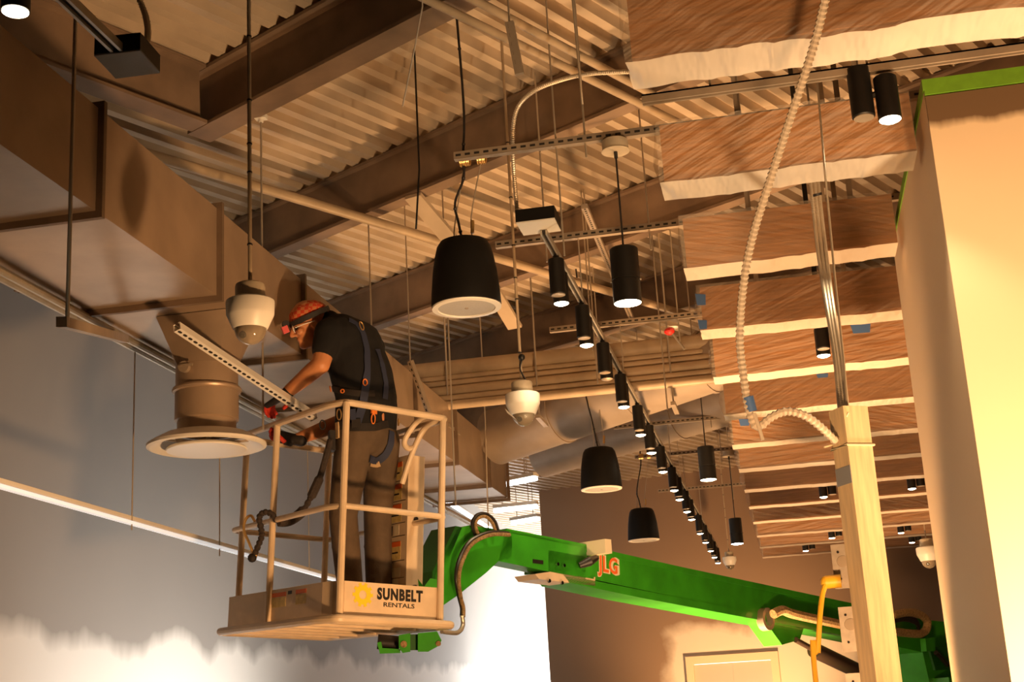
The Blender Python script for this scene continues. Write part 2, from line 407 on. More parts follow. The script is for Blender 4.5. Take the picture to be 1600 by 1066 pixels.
# ------------------------------------------------------------------ wrapped ceiling baffles
BY = [4.39, 5.58, 6.80, 8.05, 9.29, 10.6, 11.9, 13.2, 14.55, 15.87, 17.25, 18.7, 20.1, 21.5]
ORD = ['nearest', 'second', 'third', 'fourth', 'fifth', 'sixth', 'seventh', 'eighth', 'ninth', 'tenth', 'eleventh', 'twelfth', 'thirteenth', 'farthest']
BZ0, BZ1, BT = 3.80, 4.08, .22
def fold(x, z, sd, a):
    # diagonal creases radiating down from the tied edge
    q = noise.noise(V(x*2.2+z*5*a, z*2.0-x*.6*a, sd*3.1))
    r_ = 1-abs(noise.noise(V((x*a+z*1.7)*5.0, (z-x*.35*a)*2.2, sd*7.7+5)))*2
    return .55*q + .6*max(0, r_)**3
for i, y in enumerate(BY):
    x0, x1 = -.36, (1.9 if i == 0 else (.71 if i < 3 else 3.2))
    lab = f'{ORD[i]} plastic-wrapped wooden ceiling baffle counted away from the viewer' if 0 < i < 13 else f'{ORD[i]} plastic-wrapped wooden ceiling baffle of the row'
    t = thing('ceiling_baffle', lab, 'baffle', (x0, y, BZ0), 'wrapped ceiling baffles')
    obj('board', MB().bx(x0+.012, x1, y+.012, y+BT-.012, BZ0+.012, BZ1-.012), 'wood', t, smooth=False)
    big = 1.9 if i == 0 else (1.0 if i < 5 else .7)
    nx = 90 if i < 5 else 60; mb = MB(); rows = []
    sect = [(0, BZ1+.004), (0, .84), (0, .68), (0, .52), (0, .36), (0, .2), (0, .08), (0, 0), (.3, 0), (.6, 0), (1, 0), (1, .3), (1, .7), (1, 1)]
    a = -1 if i % 2 else 1
    for u in range(nx+1):
        x = x0+(x1-x0)*u/nx; row = []
        for j, (py_, pz) in enumerate(sect):
            pz = 1 if j == 0 else pz
            yy = y+py_*BT; zz = BZ0+(BZ1-BZ0)*pz; f_ = fold(x, zz*1.0, i, a)*.014*big
            if j < 7: yy -= max(-.004, f_)+.004
            elif j < 11:
                zz -= max(-.004, f_*.8)+.004+(.022*max(0, noise.noise(V(x*1.8, 3.3, i)))*(big > 1.5))
                if j == 7: yy -= .004
            else: yy += .004+abs(f_)*.4
            ex = 0
            if u == 0: ex = -.004-.012*abs(noise.noise(V(zz*9, yy*9, i)))*big
            row.append(V(x+ex, yy, zz))
        rows.append(row)
    n_ = len(sect); mb.v = [q for r_ in rows for q in r_]
    mb.f = [(u*n_+j, u*n_+j+1, (u+1)*n_+j+1, (u+1)*n_+j) for u in range(nx) for j in range(n_-1)]
    # gathered end cap
    c0 = len(mb.v); bul = .03+.03*abs(noise.noise(V(i*2.3, .5, 1)))
    mb.v.append(V(x0-bul, y+BT*.45, (BZ0+BZ1)/2-.02))
    mb.f += [(j, j+1, c0) for j in range(n_-1)]
    wo = obj('plastic_wrap', mb, 'film', t, ang=60); wo.data.materials.append(M['film_opaque'])
    for pi in range(nx*(n_-1)):
        if 7 <= pi % (n_-1) <= 9: wo.data.polygons[pi].material_index = 1
    if i < 8:
        for hx in (-.02, .5):
            obj('hanger_strap', MB().bx(x0+.36+hx, x0+.385+hx, y+.09, y+.094, BZ1-.02, deckz(x0+.37+hx, y+.09)).bx(x0+.385+hx, x0+.388+hx, y+.075, y+.11, BZ1-.02, deckz(x0+.37+hx, y+.09)), 'galv', t, smooth=False)
    tapes = {3: [(1095, 468, 16, 20), (1098, 507, 14, 16)], 4: [(1345, 513, 30, 16)], 5: [(1285, 587, 18, 7)], 6: [(1163, 660, 16, 12)]}
    for (px, py, wpx, hpx) in tapes.get(i, []):
        c = P(px, py, Y=y-.016); k = (c-CAM).length/F
        obj('blue_tape', MB().add([c+V(-wpx*k/2, 0, hpx*k/2), c+V(wpx*k/2, -.003, hpx*k*.35), c+V(wpx*k*.42, -.002, -hpx*k/2), c+V(-wpx*k*.4, 0, -hpx*k*.45)], [(0, 1, 2, 3)]), 'tape_blue', t)

# ------------------------------------------------------------------ rectangular duct, diffuser
DX0, DX1, DZ0, DZ1 = -3.46, -2.71, 3.775, 4.25
dt = thing('air_duct', 'long rectangular metal air duct running along the left side', 'duct', (-3.08, 10, DZ0))
ys = [2.5, 3.77, 5.04, 6.31, 7.57, 8.84, 10.1, 11.4, 12.7, 13.6]
for a, b in zip(ys, ys[1:]):
    mb = MB().bx(DX0, DX1, a+.012, b-.012, DZ0, DZ1)
    obj('duct_section', mb, 'duct', dt, smooth=False)
for y in ys[1:]:
    mb = MB()
    mb.bx(DX0-.03, DX1+.03, y-.013, y+.013, DZ0-.032, DZ0-.001).bx(DX1+.001, DX1+.03, y-.013, y+.013, DZ0-.001, DZ1+.001).bx(DX0-.03, DX0-.001, y-.013, y+.013, DZ0-.001, DZ1+.001).bx(DX0-.03, DX1+.03, y-.013, y+.013, DZ1+.001, DZ1+.03)
    obj('duct_flange', mb, 'duct_flange', dt, smooth=False)
NC = V(-2.945, 6.72, 0)
nk = thing('duct_neck', 'round sheet metal neck dropping from the duct to the diffuser', 'duct neck', (NC.x, NC.y, 3.3))
mb = MB()  # square-to-round boot
ring0 = []; ring1 = []; NR_ = 24
for k in range(NR_):
    a = 2*math.pi*k/NR_; c, s_ = math.cos(a), math.sin(a); mx = max(abs(c), abs(s_))
    ring0.append(V(NC.x+.20*c/mx*1.02, NC.y+.20*s_/mx, DZ0-.004)); ring1.append(V(NC.x+.165*c, NC.y+.165*s_, DZ0-.26))
mb.add(ring0+ring1, [(k, (k+1) % NR_, NR_+(k+1) % NR_, NR_+k) for k in range(NR_)])
obj('transition', mb, 'duct', nk)
obj('collar', MB().lathe((NC.x, NC.y, 0), [(.165, DZ0-.26), (.165, DZ0-.37), (.180, DZ0-.375), (.184, DZ0-.385), (.18, DZ0-.395), (.168, DZ0-.40), (.168, DZ0-.55), (.155, DZ0-.555), (.155, DZ0-.62)], 40), 'duct', nk)
obj('damper_handle', MB().cyl((NC.x-.05, NC.y-.16, DZ0-.29), (NC.x-.05, NC.y-.19, DZ0-.29), .03, 14).box((NC.x-.03, NC.y-.195, DZ0-.285), (.07, .006, .012)), 'galv', nk)
df = thing('ceiling_diffuser', 'round white ceiling diffuser under the rectangular duct', 'diffuser', (NC.x, NC.y, DZ0-.75))
zz = DZ0-.62
obj('outer_ring', MB().lathe((NC.x, NC.y, zz), [(.17, 0), (.22, -.005), (.285, -.040), (.312, -.058), (.312, -.072), (.295, -.078), (.262, -.066), (.20, -.03), (.17, -.02), (.17, 0)], 48), 'white_plastic', df)
obj('centre_plate', MB().lathe((NC.x, NC.y, zz), [(.0, -.050), (.12, -.054), (.205, -.076), (.212, -.086), (.208, -.092), (.0, -.097)], 48), 'white_plastic', df)
for k in range(4):
    a = k*math.pi/2+.5; obj('spoke', MB().beam((NC.x+.05*math.cos(a), NC.y+.05*math.sin(a), zz-.05), (NC.x+.24*math.cos(a), NC.y+.24*math.sin(a), zz-.035), .02, .01), 'galv', df)

# ------------------------------------------------------------------ conduits and hung strip light along the left
for dx, dz, lab in [(-3.43, 3.735, 'lower thin conduit of the pair below the rectangular duct'), (-3.50, 3.745, 'upper thin conduit of the pair below the rectangular duct')]:
    tag(obj('long_conduit', MB().tube([(dx, 3, dz), (dx, 8.6, dz+.01), (dx, 17.5, dz+.05)], .021, 10), 'conduit'), lab, 'conduit', 'conduits below the duct')
RX = -3.52
strip = thing('strip_light', 'long white hung strip light running along the grey left wall', 'strip light', (RX, 8, 2.76))
obj('housing', MB().beam((RX, 3.5, 2.80), (RX, 10.9, 2.765), .035, .03), 'white_plastic', strip, smooth=False)
obj('lens', MB().beam((RX+.010, 3.5, 2.778), (RX+.010, 10.9, 2.743), .030, .018), 'strip_white', strip, smooth=False)
for (y, z0, z1) in [(6.99, 2.72, 3.8), (8.19, 2.70, 3.8), (9.86, 2.74, 3.8)]:
    obj('hanger_rod', MB().cyl((RX+.02, y, z0), (RX+.02, y, z1), .004, 6), 'rod', strip)
st2 = thing('strip_light', 'bright white hung strip light behind the basket, running to the green boom', 'strip light', (RX, 13, 3.85))
a, b = P(636, 742, X=-3.5), P(772, 829, X=-3.5)
obj('housing', MB().beam(a, b, .05, .03), 'white_plastic', st2, smooth=False); obj('lens', MB().beam(a+V(.012, 0, -.022), b+V(.012, 0, -.022), .05, .02), 'tube_white', st2, smooth=False)
tz = thing('trapeze_hanger', 'threaded rod and short strut hanging beside the duct at far left', 'hanger', P(105, 508, X=-2.6))
obj('rod', MB().cyl(P(118, 28, X=-2.6), P(105, 508, X=-2.6), .0085, 8), 'rod', tz)
obj('strut', MB().beam(P(96, 503, X=-2.6), P(195, 530, X=-3.3), .04, .04), 'galv', tz, smooth=False)
br = thing('wall_bracket', 'small dark bracket holding the conduits at far left', 'bracket', P(25, 452, X=-3.62))
obj('arm', MB().beam(P(25, 452, X=-3.66), P(66, 446, X=-3.50), .03, .03), 'steel_beam', br, smooth=False); obj('pin', MB().cyl(P(30, 436, X=-3.64), P(30, 458, X=-3.64), .006, 8), 'steel_beam', br)

# ------------------------------------------------------------------ painted pipes under the deck
def pipe(pts, r, lab, nm='sprinkler_pipe', mt='pipe_paint'): return tag(obj(nm, MB().tube(pts, r, 12), mt), lab, 'pipe', 'painted pipes')
a, b = P(245, 245, Z=5.06), P(1100, 500, Z=5.06); pipe([a+(a-b)*.12, a, b, b+(b-a)*.1], .034, 'long tan pipe crossing under the deck from the duct to the baffles')
a, b = P(669, 0, Z=5.06), P(1010, 167, Z=5.06); pipe([a-(b-a)*.4, a, b, b+(b-a)*.25], .024, 'lower of two thin tan pipes at top centre')
a, b = P(742, 0, Z=5.06), P(972, 122, Z=5.06); pipe([a-(b-a)*.4, a, b, b+(b-a)*.25], .024, 'upper of two thin tan pipes at top centre')
rows_ = [(.075, 552, 'thickest pipe at the top of the horizontal pipe row'), (.03, 568, 'thin pipe second from the top of the horizontal pipe row'), (.03, 578, 'thin pipe third from the top of the horizontal pipe row'), (.045, 591, 'thick middle pipe of the horizontal pipe row'), (.03, 604, 'thin pipe second from the bottom of the horizontal pipe row'), (.04, 616, 'lowest pipe of the horizontal pipe row')]
for k, (r_, py, lab) in enumerate(rows_):
    z = P(860, py+8, Y=11.4).z; pipe([(-3.4-.05*k, 11.4-.03*k, z), (.9, 11.4-.03*k, z)], r_, lab, 'horizontal_pipe')
obj_ = thing('pipe_hanger', 'slotted trapeze strut carrying the row of painted pipes', 'hanger', (-1.6, 11.36, 4.1))
for px in (700, 840, 1050):
    x = P(px, 600, Y=11.3).x; obj('hanger_rod', MB().cyl((x, 11.27, 4.05), (x, 11.27, deckz(x, 11.27)), .008, 6), 'rod', obj_)
    obj('cross_bar', MB().beam((x, 11.2, 4.06), (x, 11.6, 4.06), .04, .03), 'galv', obj_, smooth=False)
# big round ducts running with the roof beams
for (p0, p1, r_, dd, lab) in [((705, 708), (1135, 590), .27, 13.6, 'upper big round duct in front of the brown wall'), ((770, 735), (1150, 655), .25, 16.2, 'lower big round duct farther back at the brown wall')]:
    a = P(*p0, D=dd); b = a + (P(*p1, D=dd)-a).normalized()*(5.2 if dd < 14 else 6.2)
    hb = V(B.x, B.y, 0).normalized(); L = (P(*p1, D=dd)-a).length
    b = a + V(hb.x, hb.y, (P(*p1, D=dd).z-a.z)/L*.55).normalized()*(4.6 if dd < 14 else 5.4)
    a = a + (b-a)*max(0, (-2.62+r_*0-a.x)/(b.x-a.x))
    t = thing('round_duct', lab, 'duct', a, 'round ducts')
    n_ = 5
    for k in range(n_):
        q0, q1 = a.lerp(b, k/n_), a.lerp(b, (k+1)/n_)
        obj('duct_section', MB().cyl(q0, q1, r_, 28), 'round_duct', t)
        obj('seam_ring', MB().cyl(q1-(b-a).normalized()*.02, q1+(b-a).normalized()*.02, r_+.012, 28), 'round_duct', t)

# ------------------------------------------------------------------ strut channels with hanging rods
def channel(mb, a, b, w_=.041, h_=.041, tk=.004):
    a = Vector(a); b = Vector(b); d = (b-a).normalized(); x = d.cross(V(0,0,1)).normalized(); z = x.cross(d)
    mb.beam(a-z*(h_/2-tk/2), b-z*(h_/2-tk/2), w_, tk); 
    for s_ in (-1, 1): mb.beam(a+x*s_*(w_/2-tk/2), b+x*s_*(w_/2-tk/2), tk, h_)
    for s_ in (-1, 1): mb.beam(a+x*s_*(w_/2-.006)+z*(h_/2-.003), b+x*s_*(w_/2-.006)+z*(h_/2-.003), .01, tk)
    return mb
def slots(mb, a, b, off, sd, pitch=.05, L=.028, wd=.012):
    a = Vector(a); b = Vector(b); d = (b-a).normalized(); n_ = int((b-a).length/pitch)
    for k in range(n_):
        c = a+d*(pitch*(k+.5))+off; mb.beam(c-d*L/2, c+d*L/2, wd, .0016, sd)
    return mb
struts = [(6.60, -1.50, 1.1, 4.49, 'slotted strut above the largest black speaker'), (8.05, -1.59, .9, 4.49, 'slotted strut behind the first track light box'),
          (10.12, -1.61, .9, 4.49, 'slotted strut just before the row of painted pipes'), (11.9, -1.78, .9, 4.49, 'slotted strut holding the middle black speaker'),
          (14.05, -1.63, .9, 4.49, 'slotted strut crossing the lower round duct'), (15.9, -1.62, 1.2, 4.49, 'slotted strut holding the farthest black speaker'),
          (18.6, -1.62, 1.4, 4.49, 'farthest slotted strut in front of the brown wall')]
for k, (y, x0, x1, z, lab) in enumerate(struts):
    t = thing('strut_channel', lab, 'strut', (x0, y, z), 'slotted struts'); a, b = V(x0, y, z), V(x1, y, z)
    obj('channel', channel(MB(), a, b), 'galv', t, smooth=False)
    obj('slot_row', slots(MB(), a, b, V(0, -.0210, 0), V(0, -1, 0)), 'slot', t, smooth=False)['kind'] = 'stuff'
    for hx in ([-.8, .35] if k == 0 else [x0+.32, -.62]):
        obj('hanger_rod', MB().cyl((hx, y, z-.10-.05*k % .2), (hx, y, deckz(hx, y)), .006, 6), 'rod', t)
# loose strut pieces
for (p0, d0, p1, d1_, lab) in [((913, 322), 8.6, (990, 505), 12.2, 'perforated strut running away above the track lights'), ((796, 35), 6.6, (812, 116), 6.5, 'short perforated strut hanging at top centre'), ((641, 564), 10.2, (672, 650), 10.2, 'short slanted strut behind the worker')]:
    t = thing('perforated_strut', lab, 'strut', P(*p0, D=d0)); a, b = P(*p0, D=d0), P(*p1, D=d1_)
    obj('channel', MB().beam(a, b, .041, .03), 'galv', t, smooth=False)
    d = (b-a).normalized(); tc = (CAM-a).normalized(); sd = (tc-d*tc.dot(d)).normalized(); xs = d.cross(sd)
    mb = MB(); 
    x = d.cross(V(0,0,1)).normalized(); z = x.cross(d)
    if d0 < 8 or d0 > 10: obj('hanger_rod', MB().cyl(a, V(a.x, a.y, deckz(a.x, a.y)), .005, 6), 'rod', t)
    offn = max([(z*.0155), (-z*.0155)], key=lambda q: q.dot(tc)); slots(mb, a, b, offn, offn, .045, .02, .012); obj('slot_row', mb, 'slot', t, smooth=False)['kind'] = 'stuff'
# thin wires and rods
def rod(pts, r, lab, nm='threaded_rod', mt='rod', cat='rod'):
    p_ = Vector(pts[0])
    if cat == 'rod' and p_.z < deckz(p_.x, p_.y)-.05: pts = [V(p_.x, p_.y, deckz(p_.x, p_.y))]+list(pts)
    return tag(obj(nm, MB().tube(pts, r, 7), mt), lab, cat)
q0 = P(575, 328, Z=5.28); rod([q0, V(q0.x, q0.y, P(592, 545, Y=q0.y).z)], .006, 'thin rod dropping from the beam to behind the worker')
rod([P(700, 500, Y=9.2), P(712, 790, Y=9.2)], .006, 'thin rod hanging down right of the basket')
rod([V(P(655, 265, D=8.4).x, P(655, 265, D=8.4).y, deckz(*P(655, 265, D=8.4).xy)), P(655, 265, D=8.4), P(650, 358, D=8.4)], .006, 'short dark rod left of the largest speaker', mt='black_metal')
rod([V(P(660, 10, D=6.9).x, P(660, 10, D=6.9).y, deckz(*P(660, 10, D=6.9).xy)), P(660, 10, D=6.9), P(648, 75, D=6.9), P(629, 167, D=6.9)], .004, 'loose bent wire dangling at top centre', 'loose_wire', 'flex_white', 'wire')
rod([P(895, 0, D=6.7), P(910, 163, D=6.7)], .006, 'short rod crossing the arched flexible conduit')
rod([P(865, 175, Y=6.6), P(882, 400, Y=6.6)], .005, 'thin rod behind the first track light box')
rod([V(P(918, 380, Y=10.1).x, 10.1, deckz(P(918, 380, Y=10.1).x, 10.1)), P(918, 380, Y=10.1), P(934, 600, Y=10.1)], .006, 'thin rod between the first two track heads')
rod([P(1030, 500, Y=10.5), P(1043, 640, Y=10.5)], .006, 'thin rod below the nearest cylinder pendant')
rod([P(758, 655, D=13), P(764, 860, D=13)], .007, 'thin rod in front of the far bright opening')

# ------------------------------------------------------------------ track lights
def head_parts(t, c, along, lit, adapter_top, cool=False):
    # c: centre of the lamp's lens; the driver cylinder hangs beside it along the track
    c = Vector(c); al = Vector(along); R_ = .044; H = .20; dc = c-al*.095
    obj('driver_cylinder', MB().lathe((dc.x, dc.y, c.z+.022), [(0, 0), (R_-.003, 0), (R_, .004), (R_, H), (R_-.004, H+.004), (0, H+.004)], 24), 'black_metal', t)
    obj('end_plate', MB().lathe((dc.x, dc.y, c.z+.019), [(0, 0), (R_-.006, 0), (R_-.006, .003), (0, .003)], 24), 'galv', t)
    obj('lamp_cylinder', MB().lathe((c.x, c.y, c.z), [(R_-.006, .012), (R_-.004, 0), (R_, 0), (R_, H*.86), (R_-.004, H*.86+.004), (0, H*.86+.004)], 24), 'black_metal', t)
    obj('lens', MB().lathe((c.x, c.y, c.z), [(0, -.012), (R_*.55, -.010), (R_-.004, -.002), (R_-.004, .003), (0, .003)], 24), ('lamp_lit_cool' if cool else 'lamp_lit') if lit else 'galv', t)
    obj('pivot', MB().cyl(c+V(0, 0, H*.55), dc+V(0, 0, H*.55), .012, 10), 'black_metal', t)
    obj('adapter', MB().box((dc.x, dc.y, (c.z+H+.026+adapter_top)/2), (.03, .03, max(.01, adapter_top-(c.z+H+.026)))), 'black_metal', t, smooth=False)
TX, TZ = -1.065, 4.05
tr = thing('light_track', 'long tan light track running into the distance beside the baffles', 'track', (TX, 6.7, TZ))
obj('rail', MB().bx(TX-.018, TX-.009, 6.7, 22.0, TZ-.017, TZ+.017).bx(TX+.009, TX+.018, 6.7, 22.0, TZ-.017, TZ+.017).bx(TX-.018, TX+.018, 6.7, 22.0, TZ+.010, TZ+.017), 'conduit', tr, smooth=False)
obj('conductor_slot', MB().bx(TX-.009, TX+.009, 6.7, 22.0, TZ-.004, TZ+.009), 'slot', tr, smooth=False)
obj('feed_box', MB().bx(TX-.12, TX+.085, 6.56, 6.76, TZ+.018, TZ+.085), 'black_metal', tr, smooth=False)
obj('box_cover', MB().bx(TX-.118, TX+.083, 6.562, 6.758, TZ+.012, TZ+.018), 'white_plastic', tr, smooth=False)
for y in (8.05, 10.12, 11.9, 14.05, 15.9, 18.6): obj('hanger_rod', MB().cyl((TX, y, TZ+.017), (TX, y, 4.47), .005, 6), 'rod', tr)
HP = [(872, 475, 1), (915, 540, 1), (952, 592, 0), (978, 636, 1), (1001, 680, 1), (1018, 708, 1), (1032, 738, 1), (1050, 767, 1), (1062, 781, 1), (1074, 800, 1), (1082, 812, 1), (1095, 834, 1), (1104, 848, 1), (1115, 861, 1), (1120, 871, 1), (1125, 880, 1)]
HO = ['nearest', 'second nearest', 'third', 'fourth', 'fifth', 'sixth', 'seventh', 'eighth', 'ninth', 'tenth', 'eleventh', 'twelfth', 'thirteenth', 'fourteenth', 'second farthest', 'farthest']
for k, (px, py, lit) in enumerate(HP):
    q = P(px, py, Z=3.79); q.x = TX
    t = thing('track_head', f'{HO[k]} black cylinder track head on the long track' + ('' if lit else ', unlit'), 'track light', (TX, q.y, 3.79), 'heads on the long track')
    head_parts(t, q, (0, 1, 0), lit, TZ-.012)
    if lit and k in (0, 1, 3, 5, 7, 10, 13): lamp('track_lamp', 'SPOT', (q.x, q.y, 3.775), 60, TUNG, (q.x, q.y, 0), .03, 100)
# second track in front of the second baffle
t2 = thing('light_track', 'short light track crossing in front of the second baffle', 'track', (-.36, 5.02, 3.93)); 
obj('rail', MB().bx(-.37, 1.9, 5.0, 5.009, 3.915, 3.949).bx(-.37, 1.9, 5.027, 5.036, 3.915, 3.949).bx(-.37, 1.9, 5.0, 5.036, 3.942, 3.949), 'galv', t2, smooth=False)
obj('conductor_slot', MB().bx(-.36, 1.9, 5.009, 5.027, 3.930, 3.942), 'slot', t2, smooth=False)
for x in (-.1, .5): obj('hanger_rod', MB().cyl((x, 5.018, 3.949), (x, 5.018, deckz(x, 5.018)), .005, 6), 'rod', t2)
q = P(1391, 187, Y=5.018)
t = thing('track_head', 'pair of black cylinders with one lit lamp in front of the second baffle', 'track light', q)
head_parts(t, q, (1, 0, 0), True, 3.92); lamp('track_lamp', 'SPOT', q+V(0, 0, -.02), 25, TUNG, (q.x, q.y, 0), .03, 100)
# third track, top left
t3 = thing('light_track', 'light track with a square feed box at the top left corner', 'track', P(200, 95, Z=4.12))
qa = P(200, 97, Z=4.12)
a = P(186, 78, Z=4.14); 
obj('rail', MB().bx(a.x-.022, a.x-.010, 3.2, a.y, 4.12, 4.155).bx(a.x+.014, a.x+.026, 3.2, a.y, 4.12, 4.155).bx(a.x-.02, a.x+.02, 3.2, a.y, 4.148, 4.155), 'conduit', t3, smooth=False)
obj('conductor_slot', MB().bx(a.x-.010, a.x+.014, 3.2, a.y, 4.135, 4.148), 'slot', t3, smooth=False)
quad = [P(147, 85, Z=4.12), P(219, 77, Z=4.12), P(250, 112, Z=4.12), P(181, 121, Z=4.12)]
obj('feed_box', MB().prism([q_+V(0, 0, .036) for q_ in quad], (0, 0, 1), .07), 'black_metal', t3, smooth=False)
obj('box_cover', MB().prism([q_-V(0, 0, .003) for q_ in quad], (0, 0, 1), .006), 'tape_grey', t3, smooth=False)
obj('flex_conduit', ribbed(MB(), [P(229, 72, Z=4.2), P(231, 45, Z=4.32), P(226, 20, Z=4.42), P(214, -10, Z=4.5)], .012), 'flex', t3)
q = P(24, 18, Z=3.8)
t = thing('track_head', 'glowing round lamp at the top left corner', 'track light', q)
head_parts(t, q, (0, 1, 0), True, 4.12); lamp('track_lamp', 'SPOT', q+V(0, 0, -.02), 20, TUNG, (q.x, q.y, 0), .03, 110)
# pairs of heads between the far baffles
FB = [(1287, 777, 'left pair of small lamps beside the wooden post under the ninth baffle'), (1425, 764, 'pair of small lamps right of the wooden post, highest of three'), (1300, 841, 'pair of small lamps close left of the junction box'), (1259, 861, 'lowest pair of small lamps left of the wooden post'), (1408, 833, 'pair of small lamps right of the wooden post, middle of three'), (1425, 848, 'pair of small lamps right of the wooden post, lowest of three'), (1287, 556, 'black cylinder lamp hanging before the fifth baffle')]
for k, (px, py, lab) in enumerate(FB):
    q = P(px, py, Z=3.72)
    t = thing('baffle_lamp', lab, 'track light', q, 'lamps between the far baffles'); head_parts(t, q, (-1 if k != 6 else 0, 0 if k != 6 else 1, 0), True, deckz(q.x, q.y))

# ------------------------------------------------------------------ cylinder pendants
def pendant(px, py, Y, lab, cool=False, e=30):
    c = P(px, py, Y=Y); t = thing('cylinder_pendant', lab, 'pendant light', c, 'black cylinder pendants'); R_, H = .072, .29
    obj('cylinder', MB().lathe(c, [(R_-.006, .02), (R_-.004, 0), (R_, 0), (R_, .115), (R_-.003, .117), (R_-.003, .121), (R_, .123), (R_, H-.006), (R_-.006, H), (0, H)], 32), 'black_metal', t)
    obj('lens', MB().lathe(c, [(0, -.010), (R_*.6, -.008), (R_-.005, -.001), (R_-.005, .006), (0, .006)], 32), 'lamp_lit_cool' if cool else 'lamp_lit', t)
    obj('screw', MB().cyl(c+V(R_-.002, 0, .119), c+V(R_+.006, 0, .119), .006, 8).cyl(c+V(-R_+.002, 0, .119), c+V(-R_-.006, 0, .119), .006, 8), 'chrome', t)
    obj('cord', MB().cyl(c+V(0, 0, H), c+V(0, 0, 4.40-c.z), .005, 8), 'black_plastic', t)
    cz = V(c.x, c.y, 4.40)
    obj('canopy', MB().lathe(cz, [(.0, 0), (.072, 0), (.075, .003), (.068, .006), (.068, .06), (.06, .065), (0, .065)], 28), 'dome_cup', t)
    obj('cord_grip', MB().cyl(cz, cz-V(0, 0, .035), .010, 10), 'black_plastic', t)
    lamp('pendant_lamp', 'SPOT', c-V(0, 0, .015), e, DAY if cool else TUNG, c-V(0, 0, 2), .05, 100)
pendant(981, 474, 6.6, 'nearest black cylinder pendant lamp with a lit lens')
pendant(1107, 750, 11.9, 'black cylinder pendant lamp in front of the brown wall, middle of three')
pendant(1152, 850, 15.9, 'farthest black cylinder pendant lamp with bluish light', True)

# ------------------------------------------------------------------ pendant speakers
def speaker(px, py, Y, ztop, lab, hooks):
    c = P(px, py, Y=Y); t = thing('pendant_speaker', lab, 'speaker', c, 'black pendant speakers')
    obj('cabinet', MB().lathe(c, [(.170, .0), (.180, .0), (.182, .012), (.178, .08), (.168, .19), (.155, .27), (.142, .325), (.125, .352), (.10, .362), (0, .364)], 48), 'speaker_black', t)
    obj('rim', MB().lathe(c, [(.181, -.001), (.179, -.008), (.150, -.010), (.148, -.004), (.15, .002), (.181, .002)], 48), 'white_plastic', t)
    obj('grille', MB().lathe(c, [(.149, -.004), (.10, -.006), (0, -.007)], 48), 'speaker_grille', t)
    obj('badge', MB().lathe(c, [(0, -.010), (.010, -.010), (.011, -.006)], 16), 'galv', t)
    top = V(hooks, Y, ztop)
    cb = smooth_path([c+V(-.005, 0, .36), c+V(-.02, 0, .46), c+V(-.035, 0, .58), V(hooks-.01, Y, ztop-.1), V(hooks-.005, Y, ztop+.04), V(hooks+.01, Y, ztop+.35), V(hooks-.015, Y, deckz(hooks-.015, Y))], 8)
    obj('cable', MB().tube(cb, .007, 8), 'black_plastic', t)
    obj('hang_wire', MB().tube(smooth_path([c+V(.05, 0, .36), c+V(.05, 0, .5), V(hooks+.09, Y, ztop-.02)], 6), .0035, 6).tube(smooth_path([c+V(-.05, 0, .36), c+V(-.04, 0, .47), V(hooks+.0, Y, ztop-.02)], 6), .0035, 6), 'rod', t)
    obj('wire_clamp', MB().cyl(c+V(.05, 0, .40), c+V(.055, 0, .47), .010, 8), 'brass', t)
    for (s0, n_) in ((-.02, 6), (.075, 5)):
        mb = MB()
        for k in range(n_):
            x = hooks+s0+k*.009+.002*random.random(); mb.tube([(x+.003*math.sin(q_), Y+.030*math.cos(q_), ztop+.030*math.sin(q_)) for q_ in np.linspace(0, 2*math.pi, 14)[:-1]], .0045, 6, closed=True)
        obj('wire_wrap', mb, 'brass', t)
    for f_ in (.12, .3, .5, .72, .9):
        p_ = cb[int(f_*(len(cb)-1))]; obj('cable_tie', MB().ball(p_, .011, 8), 'black_plastic', t)
speaker(729, 480, 6.66, 4.49, 'largest and nearest black pendant speaker with pale round grille', -1.46)
speaker(940, 764, 11.9, 4.49, 'middle-sized black pendant speaker before the round ducts', -1.60)
speaker(1006, 844, 15.9, 4.49, 'smallest black pendant speaker before the brown wall', -1.55)

# ------------------------------------------------------------------ dome cameras
def dome(px, py, D, lab, top_px=None, s=1., Yk=None, conduit=True):
    c = P(px, py, D=D) if Yk is None else P(px, py, Y=Yk); t = thing('dome_camera', lab, 'camera', c, 'hanging dome cameras')
    sc = lambda pr: [(r_*s, z*s) for r_, z in pr]
    obj('mounting_cup', MB().lathe(c, sc([(0, .135), (.045, .135), (.058, .128), (.061, .118), (.061, .06)]), 36), 'dome_cup', t)
    obj('housing', MB().lathe(c, sc([(.061, .062), (.090, .062), (.098, .056), (.099, .048), (.097, .0), (.093, -.009), (.072, -.056), (.067, -.062), (.060, -.058)]), 40), 'white_plastic', t)
    obj('dome_glass', MB().lathe(c, sc([(.064*math.cos(q_), -.060-.066*math.sin(q_)) for q_ in np.linspace(0, math.pi/2, 9)]), 32), 'dome_glass', t)
    obj('camera_ball', MB().ball(c+V(0, 0, -.065*s), .046*s, 18), 'dome_cup', t)
    obj('lens_eye', MB().cyl(c+V(-.012*s, -.030*s, -.085*s), c+V(-.018*s, -.043*s, -.095*s), .014*s, 14), 'black_plastic', t)
    if conduit:
        obj('conduit', MB().cyl(c+V(0, 0, .13*s), V(c.x, c.y, deckz(c.x, c.y)), .0085 if s == 1 else .008, 10), 'pipe_paint', t)
        for dz in (.30, .62, .75, .95, 1.25, 1.6):
            obj('conduit_tie', MB().cyl(c+V(0, 0, dz), c+V(0, 0, dz+.006), .0115, 10), 'black_plastic', t)
    return t, c
dome(391, 492, 5.7, 'nearest white dome camera hanging beside the rectangular duct')
t, c = dome(817, 632, 7.8, 'white dome camera hanging in front of the round ducts')
